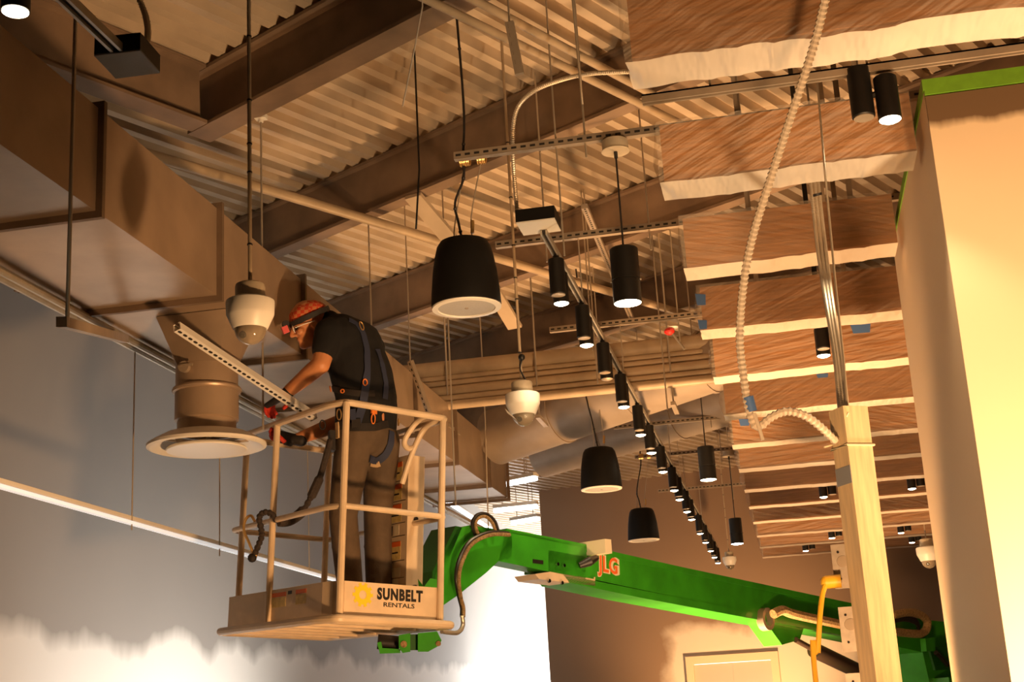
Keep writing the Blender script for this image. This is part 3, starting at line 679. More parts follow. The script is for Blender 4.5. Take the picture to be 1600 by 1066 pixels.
obj('junction_ball', MB().ball(c+V(.012, -.02, .27), .020, 14), 'black_metal', t); obj('pigtail', MB().tube(smooth_path([c+V(.012, -.02, .25), c+V(0, -.02, .2), c+V(.03, -.01, .13)], 6), .005, 6), 'black_plastic', t)
obj('torn_tape', MB().add([c+V(-.10, -.03, -.02), c+V(-.06, -.05, -.06), c+V(-.03, -.055, -.10), c+V(-.085, -.035, -.05)], [(0, 1, 2, 3)]), 'white_plastic', t)
dome(1140, 877, 0, 'tiny white dome camera at the far end of the long track', s=1.0, Yk=20.0)
dome(1450, 866, 0, 'small white dome camera by the edge of the cream wall', s=1.5, Yk=19.0)

# ------------------------------------------------------------------ flexible conduits, sprinkler
fx = thing('flexible_conduit', 'tan flexible conduit arching above the nearest cylinder pendant', 'conduit', P(805, 300, Y=6.7))
obj('sleeve', ribbed(MB(), [P(808, 330, Y=6.75), P(803, 270, Y=6.75), P(801, 215, Y=6.7), P(808, 170, Y=6.6), P(835, 142, Y=6.5), P(880, 124, Y=6.4), P(925, 115, Y=6.3), P(985, 112, Y=6.2)], .011), 'flex', fx)
fx = thing('flexible_conduit', 'pale flexible conduit hanging in a long curve before the baffles', 'conduit', P(1160, 500, D=4.45))
path = [P(1296, -30, D=4.25), P(1287, 10, D=4.25), P(1272, 70, D=4.27), P(1243, 160, D=4.3), P(1207, 270, D=4.35), P(1176, 370, D=4.4), P(1161, 450, D=4.42), P(1156, 530, D=4.45), P(1162, 590, D=4.45), P(1170, 640, D=4.45), P(1183, 668, D=4.45), P(1205, 652, D=4.45), P(1230, 643, D=4.45), P(1258, 650, D=4.45), P(1283, 668, D=4.47), P(1306, 690, D=4.5)]
obj('sleeve', ribbed(MB(), path, .0125, .016), 'flex_white', fx)
obj('blue_tape', MB().cyl(P(1169, 620, D=4.45), P(1175, 643, D=4.45), .0165, 12), 'tape_blue', fx)
obj('loose_end', MB().tube([P(1178, 645, D=4.43), P(1185, 665, D=4.43), P(1192, 688, D=4.43)], .006, 7), 'flex_white', fx)
fx = thing('conduit_bundle', 'bundle of thin flexible conduits dropping to the top of the wooden post', 'conduit', P(1318, 632, D=4.6))
for k, o_ in enumerate((-6, 0, 6)):
    obj('flex_sleeve', ribbed(MB(), [P(1268+o_, 240, Y=6.15), P(1274+o_, 300, Y=6.1), P(1284+o_, 390, Y=5.9), P(1296+o_*.8, 475, D=5.3), P(1308+o_*(1 if k else .6), 555, D=4.9), P(1318+o_*.9, 640, D=4.62)], .0078, .010), 'flex', fx)
for (px, py, dd) in ((1277, 302, 6.25), (1303, 518, 5.2)): obj('cable_tie', MB().cyl(P(px, py, D=dd), P(px+1, py+4, D=dd), .020, 12), 'black_plastic', fx)
tag(obj('ceiling_wire', MB().tube([P(1277, 130, Y=5.2), P(1290, 280, D=5.0), P(1306, 450, D=4.8), P(1318, 560, D=4.6), P(1324, 635, D=4.55)], .004, 6), 'rod'), 'single pale wire hanging beside the conduit bundle', 'wire')
sp = thing('fire_sprinkler', 'small red and white sprinkler head behind the fifth track head', 'sprinkler', P(1046, 517, Y=11))
obj('body', MB().ball(P(1046, 518, Y=11), .045, 12, (1, 1, .7)), 'sprinkler_red', sp); obj('plate', MB().lathe(P(1052, 512, Y=11), [(0, .01), (.05, 0), (0, -.01)], 16), 'white_plastic', sp); obj('arm', MB().cyl(P(1050, 520, Y=11), P(1070, 546, Y=11), .010, 8), 'conduit', sp)

# ------------------------------------------------------------------ far strip lights
for (p0, p1, Y, lab) in [((752, 765), (838, 748), 4.75, 'highest far fluorescent strip seen past the brown wall'), ((772, 799), (840, 792), 4.6, 'middle far fluorescent strip seen past the brown wall'), ((800, 818), (842, 811), 4.6, 'lowest far fluorescent strip seen past the brown wall')]:
    t = thing('fluorescent_strip', lab, 'strip light', P(*p0, Z=Y), 'far fluorescent strips'); a, b = P(*p0, Z=Y), P(*p1, Z=Y)
    obj('housing', MB().beam(a+V(0, 0, .06), b+V(0, 0, .06), .12, .05), 'white_plastic', t, smooth=False); obj('tube', MB().cyl(a, b, .03, 10), 'tube_white', t)
    for q_ in (a.lerp(b, .2), a.lerp(b, .8)): obj('hanger_wire', MB().cyl(q_+V(0, 0, .08), V(q_.x, q_.y, deckz(q_.x, q_.y)), .006, 6), 'rod', t)

# ================================================================== WOODEN POST
h0 = math.radians(3); RH = V(math.cos(h0), -math.sin(h0), 0); FH = V(math.sin(h0), math.cos(h0), 0)
dR = RH*math.cos(math.radians(32)) + FH*math.sin(math.radians(32)); dL = -RH*math.sin(math.radians(32)) + FH*math.cos(math.radians(32))
N0 = P(1317, 634, D=4.5); PT = N0.z
pt = thing('wooden_post', 'rough wooden post standing in front of the baffles', 'post', (N0.x, N0.y, 0))
def post_ring(z, o=0.):
    c = N0+dR*.0445+dL*.0445
    return [V(c.x, c.y, z)+dR*(sx*(.0445+o))+dL*(sy*(.0445+o)) for sx, sy in ((-1, -1), (1, -1), (1, 1), (-1, 1))]
r0 = post_ring(0); r1 = post_ring(PT)
obj('timber', MB().add(r0+r1, [(0, 1, 2, 3), (4, 5, 6, 7)]+[(i, (i+1) % 4, 4+(i+1) % 4, 4+i) for i in range(4)]), 'post_wood', pt, smooth=False)
zt = P(1317, 698, D=4.5).z
obj('cable_tie', MB().tube([q for q in post_ring(zt, .004)], .004, 6, closed=True).tube([post_ring(zt, .005)[3], P(1305, 694, D=4.56), P(1288, 699, D=4.52)], .003, 6), 'tie_cream', pt)
c = P(1333, 665, D=4.52)
obj('wire_hook', MB().tube(smooth_path([P(1326, 645, D=4.50), P(1322, 655, D=4.50), P(1325, 664, D=4.50), P(1338, 666, D=4.52), P(1343, 660, D=4.53)], 6), .003, 6), 'rod', pt)
zc = P(1321, 744, D=4.5).z; rr = post_ring(zc)
obj('duct_tape', MB().prism([rr[0]+V(0, 0, .028), rr[0]-V(0, 0, .028), rr[3]-V(0, 0, .028), rr[3]+V(0, 0, .028)], dR, .003), 'tape_grey', pt, smooth=False)
def jbox(px, py, lab, hgt=.135):
    c = P(px, py, D=4.62); t = thing('junction_box', lab, 'junction box', c, 'boxes on the wooden post')
    ax = (dR*.0+RH, FH, V(0, 0, 1))
    obj('box', MB().box(c, (.062, .05, hgt), ax), 'jbox', t, smooth=False)
    obj('cover', MB().box(c-FH*.027, (.066, .004, hgt+.006), ax), 'jbox', t, smooth=False)
    obj('knockout', MB().lathe(c-FH*.029+V(0, 0, .015), [(.0, .002), (.018, .002), (.019, 0)], 20, -FH), 'galv', t)
    obj('screw', MB().cyl(c-FH*.029+V(-.012, 0, .045), c-FH*.032+V(-.012, 0, .045), .004, 8).cyl(c-FH*.029+V(-.012, 0, -.04), c-FH*.032+V(-.012, 0, -.04), .004, 8), 'slot', t)
    obj('bracket', MB().box(c+RH*.03-V(0, 0, hgt/2+.02), (.03, .01, .04), ax).cyl(c+RH*.02-V(0, 0, hgt/2+.045), c+RH*.02-V(0, 0, hgt/2), .008, 10), 'jbox', t)
    return c
j1 = jbox(1318, 886, 'upper metal junction box on the wooden post, with the yellow plug')
jbox(1330, 984, 'second metal junction box down the wooden post')
jbox(1342, 1088, 'lowest metal junction box on the post, at the picture edge')
yc = thing('extension_cord', 'yellow extension cord plugged into the upper junction box', 'cord', (j1.x-.08, j1.y, 0))
q = P(1301, 909, D=4.55)
obj('plug', MB().cyl(q-RH*.022-FH*.0, q+RH*.026, .021, 12).ball(q-RH*.02, .020, 10), 'yellow_cord', yc)
obj('cord', MB().tube(smooth_path([q-RH*.02, P(1290, 914, D=4.54), P(1285, 930, D=4.53), P(1281, 965, D=4.5), P(1278, 1020, D=4.5), P(1276, 1080, D=4.5), V(P(1276, 1080, D=4.5).x, P(1276, 1080, D=4.5).y, .02)], 8), .0085, 9), 'yellow_cord', yc)

# ================================================================== BOOM LIFT
def rot_about(ax, a): return Matrix.Rotation(a, 3, ax.normalized())
BO = P(530, 968, D=7.1); vd = ray(530, 800); vd.z = 0
RB = rot_about(vd, math.radians(3.2)); hu = math.radians(-50)
U = RB @ V(math.sin(hu), math.cos(hu), 0); W_ = RB @ V(math.sin(hu+math.pi/2), math.cos(hu+math.pi/2), 0); H_ = RB @ V(0, 0, 1)
def L(u, v, h): return BO + U*u + W_*v + H_*h
lift = thing('boom_lift', 'green boom lift with a cream worker basket, reaching in from the right', 'boom lift', (1.2, 13.0, 0))
BL = 1.2; BW = .65
def loop(h, o=0., n=5):
    cs = [(-o, -o, .03), (.12, -.035-o, .05), (BL+o, -.01-o, .05), (BL+o, BW+o, .05), (-o, BW+o, .05)]; out = []; m_ = len(cs)
    for i, (u, v, r_) in enumerate(cs):
        p = V(u, v, 0); a = V(*cs[i-1][:2], 0)-p; b = V(*cs[(i+1) % m_][:2], 0)-p; a.normalize(); b.normalize()
        for k in range(n):
            t = k/(n-1); q = p+a*r_*(1-t)**2+b*r_*t**2; out.append(L(q.x, q.y, h))
    return out
TUB = .0185
obj('top_rail', MB().tube(loop(1.12), TUB, 10, closed=True), 'lift_cream', lift)
obj('mid_rail', MB().tube(loop(.575), .016, 10, closed=True), 'lift_cream', lift)
obj('base_rail', MB().tube(loop(0, .035), .022, 10, closed=True), 'lift_cream', lift)
for (u, v) in [(0, 0), (.70, -.02), (1.15, .03), (0, .62), (1.17, .60), (.72, .65)]:
    obj('post', MB().cyl(L(u, v, 0), L(u, v, 1.12), TUB, 10), 'lift_cream', lift)
# toe boards
tb = [(BL, BW-.02), (BL, .0), (.14, -.018), (.06, -.004), (.012, .03), (.012, BW-.02), (BL, BW-.02)]
names = ['toe_board']*6; tbo = []
for (a, b) in zip(tb, tb[1:]):
    p0, p1 = L(a[0], a[1], .11), L(b[0], b[1], .11)
    tbo.append(obj('toe_board', MB().beam(p0, p1, .006, .17, H_), 'lift_cream', lift, smooth=False))
# floor
mb = MB()
for k in range(6):
    u = .1+k*.2; obj('cross_member', MB().beam(L(u, -.02, .0), L(u, BW+.02, .0), .03, .03, H_), 'lift_cream', lift, smooth=False)
for k in range(4):
    v = .02+k*.165; obj('floor_plank', MB().beam(L(.0, v+.065, .022), L(BL, v+.065, .022), .14, .008, H_), 'lift_cream', lift, smooth=False)
# lettering on the front toe board (faces -U)
def tface(v, h, e=.004): return L(.012-e, v, h)
vd_ = W_; hd_ = H_
fb = tbo[4]
fc = tface(.14, .13, .0045)
sunm = MB()
for k in range(10):
    a = 2*math.pi*k/10; sunm.prism([fc+vd_*(r_*math.cos(a+da))+hd_*(r_*math.sin(a+da)) for r_, da in ((.040, -.17), (.062, -.15), (.062, .15), (.040, .17))], U, .001)
sunm.add([fc+vd_*(r_*math.cos(2*math.pi*k/40))+hd_*(r_*math.sin(2*math.pi*k/40))-U*.0008 for r_ in (.022, .049) for k in range(40)], [(k, (k+1) % 40, 40+(k+1) % 40, 40+k) for k in range(40)])
obj('sun_emblem', sunm, 'sun_yellow', fb, smooth=False, label='yellow cog-shaped sun emblem')
obj('lettering', text_mesh('SUNBELT', .078, tface(.228, .116), vd_, hd_, .0040, .0005, .80), 'decal_black', fb, label='bold black word SUNBELT')
obj('lettering', text_mesh('RENTALS', .032, tface(.265, .078), vd_, hd_, .0004, .0005, 1.5), 'decal_black', fb, label='small black word RENTALS')
# stickers on the long toe board (faces -V)
def sface(u, h, e=.0045): return L(u, -.012-e, h)
def sticker(par, p, xd, yd, w_, h_, m_): 
    return obj('sticker', MB().prism([p+xd*(a*w_/2)+yd*(b*h_/2) for a, b in ((-1, -1), (1, -1), (1, 1), (-1, 1))], xd.cross(yd), .0012), m_, par, smooth=False)
lb = tbo[1]
for (u, w_) in ((.60, .15), (.36, .11)):
    e_ = -.018*(1-u/BL)
    p = L(u, e_-.006, .165); sticker(lb, p, U, H_, w_, .022, 'decal_orange'); sticker(lb, p-H_*.040, U, H_, w_, .052, 'decal_yellow')
sticker(lb, L(.48, -.0175, .168), U, H_, .04, .018, 'decal_black')
# control box on the back rail
pb_ = obj('control_box', MB().box(L(.455, .66, .56), (.30, .11, .80), (U, W_, H_)), 'lift_cream', lift, smooth=False)
for (h, hh, kind) in [(.88, .10, 1), (.76, .09, 1), (.64, .10, 1), (.545, .055, 2), (.43, .10, 1), (.31, .05, 0), (.24, .07, 2)]:
    p = L(.47, .6045, h)
    if kind == 1:
        sticker(pb_, p, U, H_, .21, hh, 'decal_yellow'); sticker(pb_, p+H_*(hh/2-.014)-W_*.001, U, H_, .21, .028, 'decal_orange')
        sticker(pb_, p-H_*.012-W_*.001, U, H_, .16, .008, 'decal_black')
    elif kind == 2:
        sticker(pb_, p+U*.03, U, H_, .10, hh, 'decal_black'); sticker(pb_, p-U*.06, U, H_, .05, hh, 'decal_cream')
    else: sticker(pb_, p, U, H_, .21, hh, 'decal_cream')
    sticker(pb_, p-H_*(hh/2+.008), U, H_, .29, .003, 'decal_black')
obj('knob', MB().cyl(L(.305, .66, .22), L(.293, .66, .22), .016, 12).cyl(L(.305, .66, .60), L(.293, .66, .60), .012, 12), 'black_plastic', pb_)
HD = 7.72
obj('entry_handle', MB().tube(smooth_path([P(692, 652, D=7.62), P(667, 650, D=7.65), P(650, 661, D=HD), P(635, 682, D=HD), P(632, 694, D=HD), P(638, 701, D=HD), P(646, 700, D=HD)], 6), .016, 10).tube(smooth_path([P(692, 655, D=7.62), P(677, 660, D=7.65), P(662, 672, D=HD), P(646, 703, D=HD), P(628, 756, D=HD)], 6), .016, 10), 'lift_cream', lift)
# boom plane
BA = P(720, 865, D=8.15); BB = P(1440, 990, D=13.2)
E1 = (BB-BA); E1h = V(E1.x, E1.y, 0).normalized(); E3 = E1h.cross(V(0, 0, 1)).normalized()      # E3 towards the viewer
if E3.dot(CAM-BA) < 0: E3 = -E3
def BM(px, py, o=0.):
    d = ray(px, py); t = (BA+E3*o-CAM).dot(E3)/d.dot(E3); return CAM+d*t
def poly(pts, th, o=0., mt='lift_green', nm='boom_plate', par=None): return obj(nm, MB().prism([BM(x, y, o+th/2)-E3*(th/2) for x, y in pts], E3, th), mt, par or lift, smooth=False)
hp = poly([(684, 952), (680, 900), (715, 826), (733, 821), (800, 830), (800, 872), (779, 877), (760, 895), (716, 930)], .16, -.08, nm='boom_head')
poly([(672, 945), (676, 893), (712, 822), (722, 824), (690, 900), (690, 948)], .20, -.10, 'lift_green_dark', 'head_plate')
jib = poly([(790, 828), (915, 853), (915, 905), (779, 877)], .13, -.065, nm='jib_tube')
poly([(792, 826), (917, 851), (917, 857), (792, 832)], .16, -.08, nm='jib_top_flange')
sl = poly([(857, 860), (928, 872), (928, 905), (857, 893)], .20, -.10, nm='jib_sleeve')
poly([(836, 897), (864, 893), (930, 902), (930, 916), (842, 905)], .17, -.085, 'lift_cream', 'wear_pad')
for (x, y) in ((870, 882), (880, 884), (857, 908), (877, 911)):
    q = BM(x, y, .012 if y < 900 else .01); obj('bolt', MB().cyl(q, q+E3*.012, .012, 8), 'chrome', lift)
poly([(833, 874), (849, 876), (849, 882), (833, 880)], .004, .002, 'decal_black', 'slot_opening', jib)
mb_ = poly([(915, 862), (1060, 893), (1200, 919), (1337, 950), (1440, 976), (1440, 1012), (1337, 990), (1175, 958), (1060, 934), (915, 903)], .17, -.09, nm='main_boom')
poly([(913, 852), (1060, 885), (1337, 944), (1440, 968), (1440, 976), (1337, 952), (1060, 894), (913, 862)], .25, -.125, nm='boom_top_flange')
poly([(880, 898), (1000, 922), (1175, 956), (1337, 986), (1440, 1008), (1445, 1020), (1316, 993), (1175, 967), (1000, 934), (890, 911)], .23, -.115, nm='boom_bottom_flange')
obj('clamp', MB().box(BM(922, 858, .0)+E3*.02, (.07, .26, .09), (E1h, E3, V(0, 0, 1))), 'decal_cream', lift, smooth=False)
obj('locking_pin', MB().tube([BM(905, 884, .04), BM(920, 878, .08), BM(932, 872, .06)], [.02, .032, .02], 10), 'black_hose', lift)
# maker's plate
pc = BM(953, 883, .0); tx = (BM(990, 891, 0)-BM(920, 876, 0)).normalized(); ty = E3.cross(tx).normalized()
if ty.z < 0: ty = -ty
pl = obj('name_plate', MB().prism([pc+tx*a*.105+ty*b*.058-E3*.003+E3*.0 for a, b in ((-1.25, -1), (1.25, -1), (1.25, 1), (-1.25, 1))], E3, .004), 'lift_green', lift, smooth=False)
nx_ = tx if tx.cross(ty).dot(E3) > 0 else tx
obj('lettering', text_mesh('JLG', .145, pc-tx*.12-ty*.052+E3*.001, tx, ty, .010, .0008, .95), 'decal_cream', pl, label='cream outline letters JLG')
obj('lettering', text_mesh('JLG', .145, pc-tx*.12-ty*.052+E3*.003, tx, ty, .003, .0008, .95), 'decal_orange', pl, label='orange letters JLG')
# hoses round the head
def hose(pts, r, nm='hose', mt='black_hose'): return obj(nm, MB().tube(smooth_path(pts, 8), r, 9), mt, lift)
hose([BM(794, 834, .05), BM(765, 833, .06), BM(735, 846, .07), BM(719, 872, .08), BM(713, 900, .08), BM(717, 930, .06), BM(722, 950, .04), P(722, 964, D=8.05)], .014)
hose([BM(796, 836, .07), BM(767, 836, .08), BM(738, 850, .09), BM(723, 876, .10), BM(717, 903, .10), BM(720, 934, .07), BM(724, 950, .05), P(724, 964, D=8.03)], .012, mt='hose_sheath')
hose([BM(744, 838, .03), BM(738, 818, .03), BM(746, 805, .03), BM(760, 804, .03), BM(772, 814, .03), BM(778, 830, .03)], .012)
hose([BM(748, 838, .05), BM(743, 820, .05), BM(749, 809, .05), BM(760, 808, .05), BM(769, 817, .05), BM(774, 830, .05)], .010, mt='hose_sheath')
hose([P(722, 962, D=8.0), P(723, 978, D=8.0), P(714, 989, D=7.9), P(690, 987, D=7.8)], .013, mt='conduit')
# mount under the basket
def mp_(pts, th, D, mt='lift_green', nm='mount_plate'):
    q = [P(x, y, D=D) for x, y in pts]; n_ = (q[1]-q[0]).cross(q[2]-q[0]).normalized(); 
    return obj(nm, MB().prism([x+FW*th/2 for x in q], n_, th), mt, lift, smooth=False)
mp_([(588, 1008), (594, 1006), (596, 1016), (624, 1018), (624, 1024), (592, 1025)], .10, 7.55)
mp_([(622, 996), (640, 993), (640, 1022), (628, 1024), (622, 1016)], .10, 7.5)
mp_([(652, 993), (682, 990), (689, 1004), (686, 1012), (668, 1022), (652, 1022)], .10, 7.5)
mp_([(640, 993), (654, 993), (654, 1018), (640, 1018)], .05, 7.53, 'lift_green_dark')
obj('rotator', MB().cyl(P(590, 1003, D=7.6), P(624, 1006, D=7.6), .04, 14), 'black_hose', lift)
obj('pivot_pin', MB().cyl(P(631, 1007, D=7.49), P(631, 1007, D=7.60), .018, 12).cyl(P(685, 1006, D=7.49), P(685, 1006, D=7.6), .014, 12), 'hose_sheath', lift)
mp_([(638, 940), (640, 912), (652, 905), (662, 918), (672, 905), (690, 908), (690, 945)], .04, 7.75)
# tower end: lift cylinder, links, hose loops
mp2 = poly([(1192, 966), (1262, 962), (1250, 1000), (1222, 1008)], .16, -.09, nm='cylinder_lug')
obj('lug_ring', MB().lathe(BM(1196, 968, .02), [(.055, -.03), (.085, -.03), (.085, .03), (.055, .03), (.055, -.03)], 24, E3), 'galv', lift)
obj('piston_rod', MB().cyl(BM(1243, 1000, .0), BM(1276, 1018, .0), .022, 12), 'cylinder_brown', lift)
obj('lift_cylinder', MB().cyl(BM(1272, 1016, 0), BM(1372, 1064, 0), .062, 18), 'cylinder_brown', lift)
hose([BM(1208, 960, .1), BM(1222, 954, .12), BM(1240, 960, .12), BM(1285, 970, .12), BM(1345, 982, .12), BM(1400, 988, .12), BM(1440, 990, .12), BM(1449, 974, .14), BM(1440, 962, .14), BM(1420, 957, .14), BM(1395, 962, .12)], .036, 'hose_loom', 'hose_sheath')
for k in range(3): hose([BM(1393, 967+k*3, .12), BM(1412, 965+k*2, .13), BM(1430, 968+k*3, .13), BM(1436, 980+k*2, .12)], .014)
poly([(1437, 968), (1478, 972), (1482, 1010), (1492, 1066), (1452, 1066), (1440, 1012)], .30, -.16, nm='tower_head')
poly([(1452, 1012), (1476, 1010), (1488, 1046), (1462, 1048)], .02, .16, 'lift_green_dark', 'tower_recess')
poly([(1446, 998), (1460, 996), (1462, 1018), (1448, 1018)], .05, .16, 'lift_green', 'tower_lug')
hose([BM(1462, 1020, .2), BM(1472, 1030, .2), BM(1480, 1040, .2)], .02)
tq = BM(1470, 1060, -.01)
obj('tower', MB().box((tq.x, tq.y, tq.z/2+.1), (.34, .30, tq.z-.2), (E1h, E3, V(0, 0, 1))), 'lift_green', lift, smooth=False)
obj('chassis', MB().box((tq.x, tq.y, .3), (1.8, .8, .3), (E1h, E3, V(0, 0, 1))), 'lift_green', lift, smooth=False)
for sx in (-1, 1):
    for sy in (-1, 1):
        q = V(tq.x, tq.y, .3)+E1h*.7*sx+E3*.45*sy; obj('wheel', MB().cyl(q-E3*.1, q+E3*.1, .30, 24), 'black_hose', lift)

# ================================================================== WORKER
wk = thing('person', 'person in black t-shirt, harness and orange plaid cap, working in the lift basket', 'person', L(.5, .42, .03))
Q = lambda x, y, d: P(x, y, D=d)
pel = Q(572, 672, 7.82); sp1 = Q(573, 625, 7.84); sp2 = Q(563, 578, 7.86); che = Q(545, 535, 7.88); nek = Q(514, 505, 7.86); hed = Q(483, 504, 7.84)
shL = Q(514, 520, 7.72); elL = Q(501, 570, 7.64); wrL = Q(446, 616, 7.80)
shR = Q(580, 545, 8.03); elR = Q(535, 660, 8.02); wrR = Q(462, 687, 7.93)
hiL = Q(553, 690, 7.74); knL = Q(536, 805, 7.70); anL = Q(548, 928, 7.74)
hiR = Q(596, 690, 7.86); knR = Q(590, 805, 7.84); anR = Q(592, 928, 7.82)
# head frame: looking down and to the left
hf = (-RT*.88 - UP*.36 - FW*.26).normalized(); hu_ = (UP*.92 - RT*.36 - FW*.05); hu_ = (hu_-hf*hu_.dot(hf)).normalized(); hs = hf.cross(hu_).normalized()
def hp_(f_, s_, u_): return hed + hf*f_ + hs*s_ + hu_*u_
mb = MB()
mb.ball(hp_(-.005, 0, .03), .1, 20, (.98, .76, .98), (hf, hs, hu_)).ball(hp_(.03, 0, -.05), .075, 18, (.85, .78, .95), (hf, hs, hu_))
mb.cone(hp_(.075, 0, -.105), .028, hp_(.02, 0, -.09), .05)                       # chin and jaw
mb.cone(hp_(.096, 0, .005), .010, hp_(.118, 0, -.035), .014).ball(hp_(.104, .012, -.040), .010, 8).ball(hp_(.104, -.012, -.040), .010, 8)   # nose
mb.cone(hp_(.088, .035, .018), .012, hp_(.092, -.035, .018), .012)               # brow
mb.cone(hp_(.092, .02, -.068), .008, hp_(.092, -.02, -.068), .008).cone(hp_(.089, .018, -.080), .008, hp_(.089, -.018, -.080), .008)  # lips
for s_ in (-1, 1): mb.ball(hp_(-.012, .078*s_, -.022), .032, 12, (.65, .3, 1), (hf, hs, hu_)); mb.ball(hp_(.068, .045*s_, -.03), .026, 10)
mb.cone(hed-hu_*.06-hf*.02, .058, nek, .066).cone(nek, .07, che, .11)
mb.cone(che, .12, sp2, .11).cone(sp2, .11, sp1, .11).cone(sp1, .11, pel, .12)
mb.cone(shL, .06, che, .09).cone(shR, .06, che, .09)
mb.cone(shL, .064, elL, .052).cone(elL, .053, elL.lerp(wrL, .35), .050).cone(elL.lerp(wrL, .35), .050, wrL, .034)
mb.cone(shR, .062, elR, .050).cone(elR, .051, elR.lerp(wrR, .35), .047).cone(elR.lerp(wrR, .35), .047, wrR, .033)
for h_, k_, a_ in ((hiL, knL, anL), (hiR, knR, anR)): mb.cone(pel, .10, h_, .085).cone(h_, .08, k_, .055).cone(k_, .055, a_, .042)
obj('body', remeshed('body', mb, .0065, 3), 'skin', wk)
for s_ in (-1, 1): obj('eye', MB().ball(hp_(.080, .033*s_, -.004), .012, 10), 'decal_black', wk)
# t-shirt
mb = MB(); sd = (shR-shL).normalized()
mb.cone(che-sd*.09, .145, che+sd*.09, .145).cone(che-sd*.06, .145, sp2-sd*.09, .130).cone(che+sd*.06, .145, sp2+sd*.09, .132)
mb.cone(sp2-sd*.09, .130, sp1-sd*.085, .125).cone(sp2+sd*.09, .132, sp1+sd*.085, .128).cone(sp2, .145, sp1, .14)
mb.cone(sp1-sd*.085, .125, pel-sd*.07+V(0, 0, .02), .135).cone(sp1+sd*.085, .128, pel+sd*.07+V(0, 0, .02), .135)
mb.cone(shL, .085, che, .12).cone(shR, .085, che, .12).cone(nek, .075, che, .13)
mb.cone(shL, .084, shL.lerp(elL, .52), .074).cone(shR, .084, shR.lerp(elR, .5), .074)
for k in range(5):
    q = sp1.lerp(sp2, k/4)-sd*(.2-.02*k); mb.ball(q+FW*.02, .022, 8, (1, 1, .5))
shirt = obj('t_shirt', remeshed('t_shirt', mb, .010, 5), 'shirt', wk)
# trousers with creases
mb = MB(); mb.cone(pel-sd*.075-V(0, 0, .03), .128, pel+sd*.075-V(0, 0, .03), .128)
for h_, k_, a_ in ((hiL, knL, anL), (hiR, knR, anR)):
    mb.cone(pel, .12, h_, .108).cone(h_, .108, h_.lerp(k_, .5), .096).cone(h_.lerp(k_, .5), .096, k_, .080).cone(k_, .080, k_.lerp(a_, .5), .078).cone(k_.lerp(a_, .5), .078, a_, .072)
    for k in range(9):
        q = k_.lerp(a_, k/8-.1); an = k*2.4; mb.ball(q+RT*.055*math.cos(an)+FW*.055*math.sin(an), .030, 8, (1, 1, .5))
obj('trousers', remeshed('trousers', mb, .010, 4), 'trousers', wk)
face = (-RT*.77 + V(FW.x, FW.y, 0).normalized()*.5); face.z = 0; face.normalize()
for a_, o_ in ((anL, 0), (anR, 0)):
    fl = (L(.5, .42, .03) - a_).dot(H_); s0 = a_+H_*fl
    mb = MB().cone(s0+H_*.05-face*.04, .046, s0+H_*.045+face*.14, .042).cone(s0+H_*.05-face*.03, .048, s0+H_*.17-face*.02, .058)
    for k in range(10): mb.ball(s0+H_*.018+face*(-.06+k*.026), .034, 8, (1, 1, .45))
    obj('boot', remeshed('boot', mb, .008, 3), 'boot', wk)
# gloved hands closed on the rod
RODX = Q(411, 640, 7.97)
def hand(wr, knk, side, nrm, grip, nm='glove'):
    fw = (knk-wr).normalized(); nrm = (nrm-fw*nrm.dot(fw)).normalized(); sdv = fw.cross(nrm)*side
    pm = MB(); pm.cone(wr-fw*.03, .036, wr+fw*.01, .033)
    for k in (-1.2, -.4, .4, 1.2): pm.cone(wr+fw*.012+sdv*.010*k, .022, knk+sdv*.021*k, .017)
    fm = MB()
    for k, ln in ((-1.5, .82), (-.5, 1.0), (.5, .96), (1.5, .78)):
        b_ = knk+sdv*.021*k*.95; ang = 0.; p = b_.copy(); segs = [.040*ln, .028*ln, .022*ln]; r_ = .0118
        for j, sg in enumerate(segs):
            ang += grip*(1.15 if j == 0 else 1.0); d_ = fw*math.cos(ang)+nrm*math.sin(ang); q_ = p+d_*sg; fm.cone(p, r_, q_, r_*.93, 10); p = q_; r_ *= .93
    tb_ = wr+fw*.025-sdv*.030; t1 = tb_+(fw*.55-sdv*.45+nrm*.7).normalized()*.045; t2 = t1+(fw*.75+sdv*.25+nrm*.55).normalized()*.034; t3_ = t2+(fw*.7+sdv*.55+nrm*.2).normalized()*.026
    pm.cone(tb_, .020, t1, .0155, 10); fm.cone(t1, .0140, t2, .0130, 10).cone(t2, .0130, t3_, .0115, 10)
    g_ = obj(nm, remeshed(nm, pm, .0045, 2), 'glove_black', wk); 
    obj('glove_fingers', remeshed('glove_fingers', fm, .0040, 1), 'glove_red', g_); return g_
hand(wrL, Q(422, 632, 7.92), 1, (UP*-.75 - RT*.25 + FW*.45), .62)
hand(wrR, Q(433, 682, 7.94), 1, (UP*.55 - RT*.35 - FW*.65), .60)
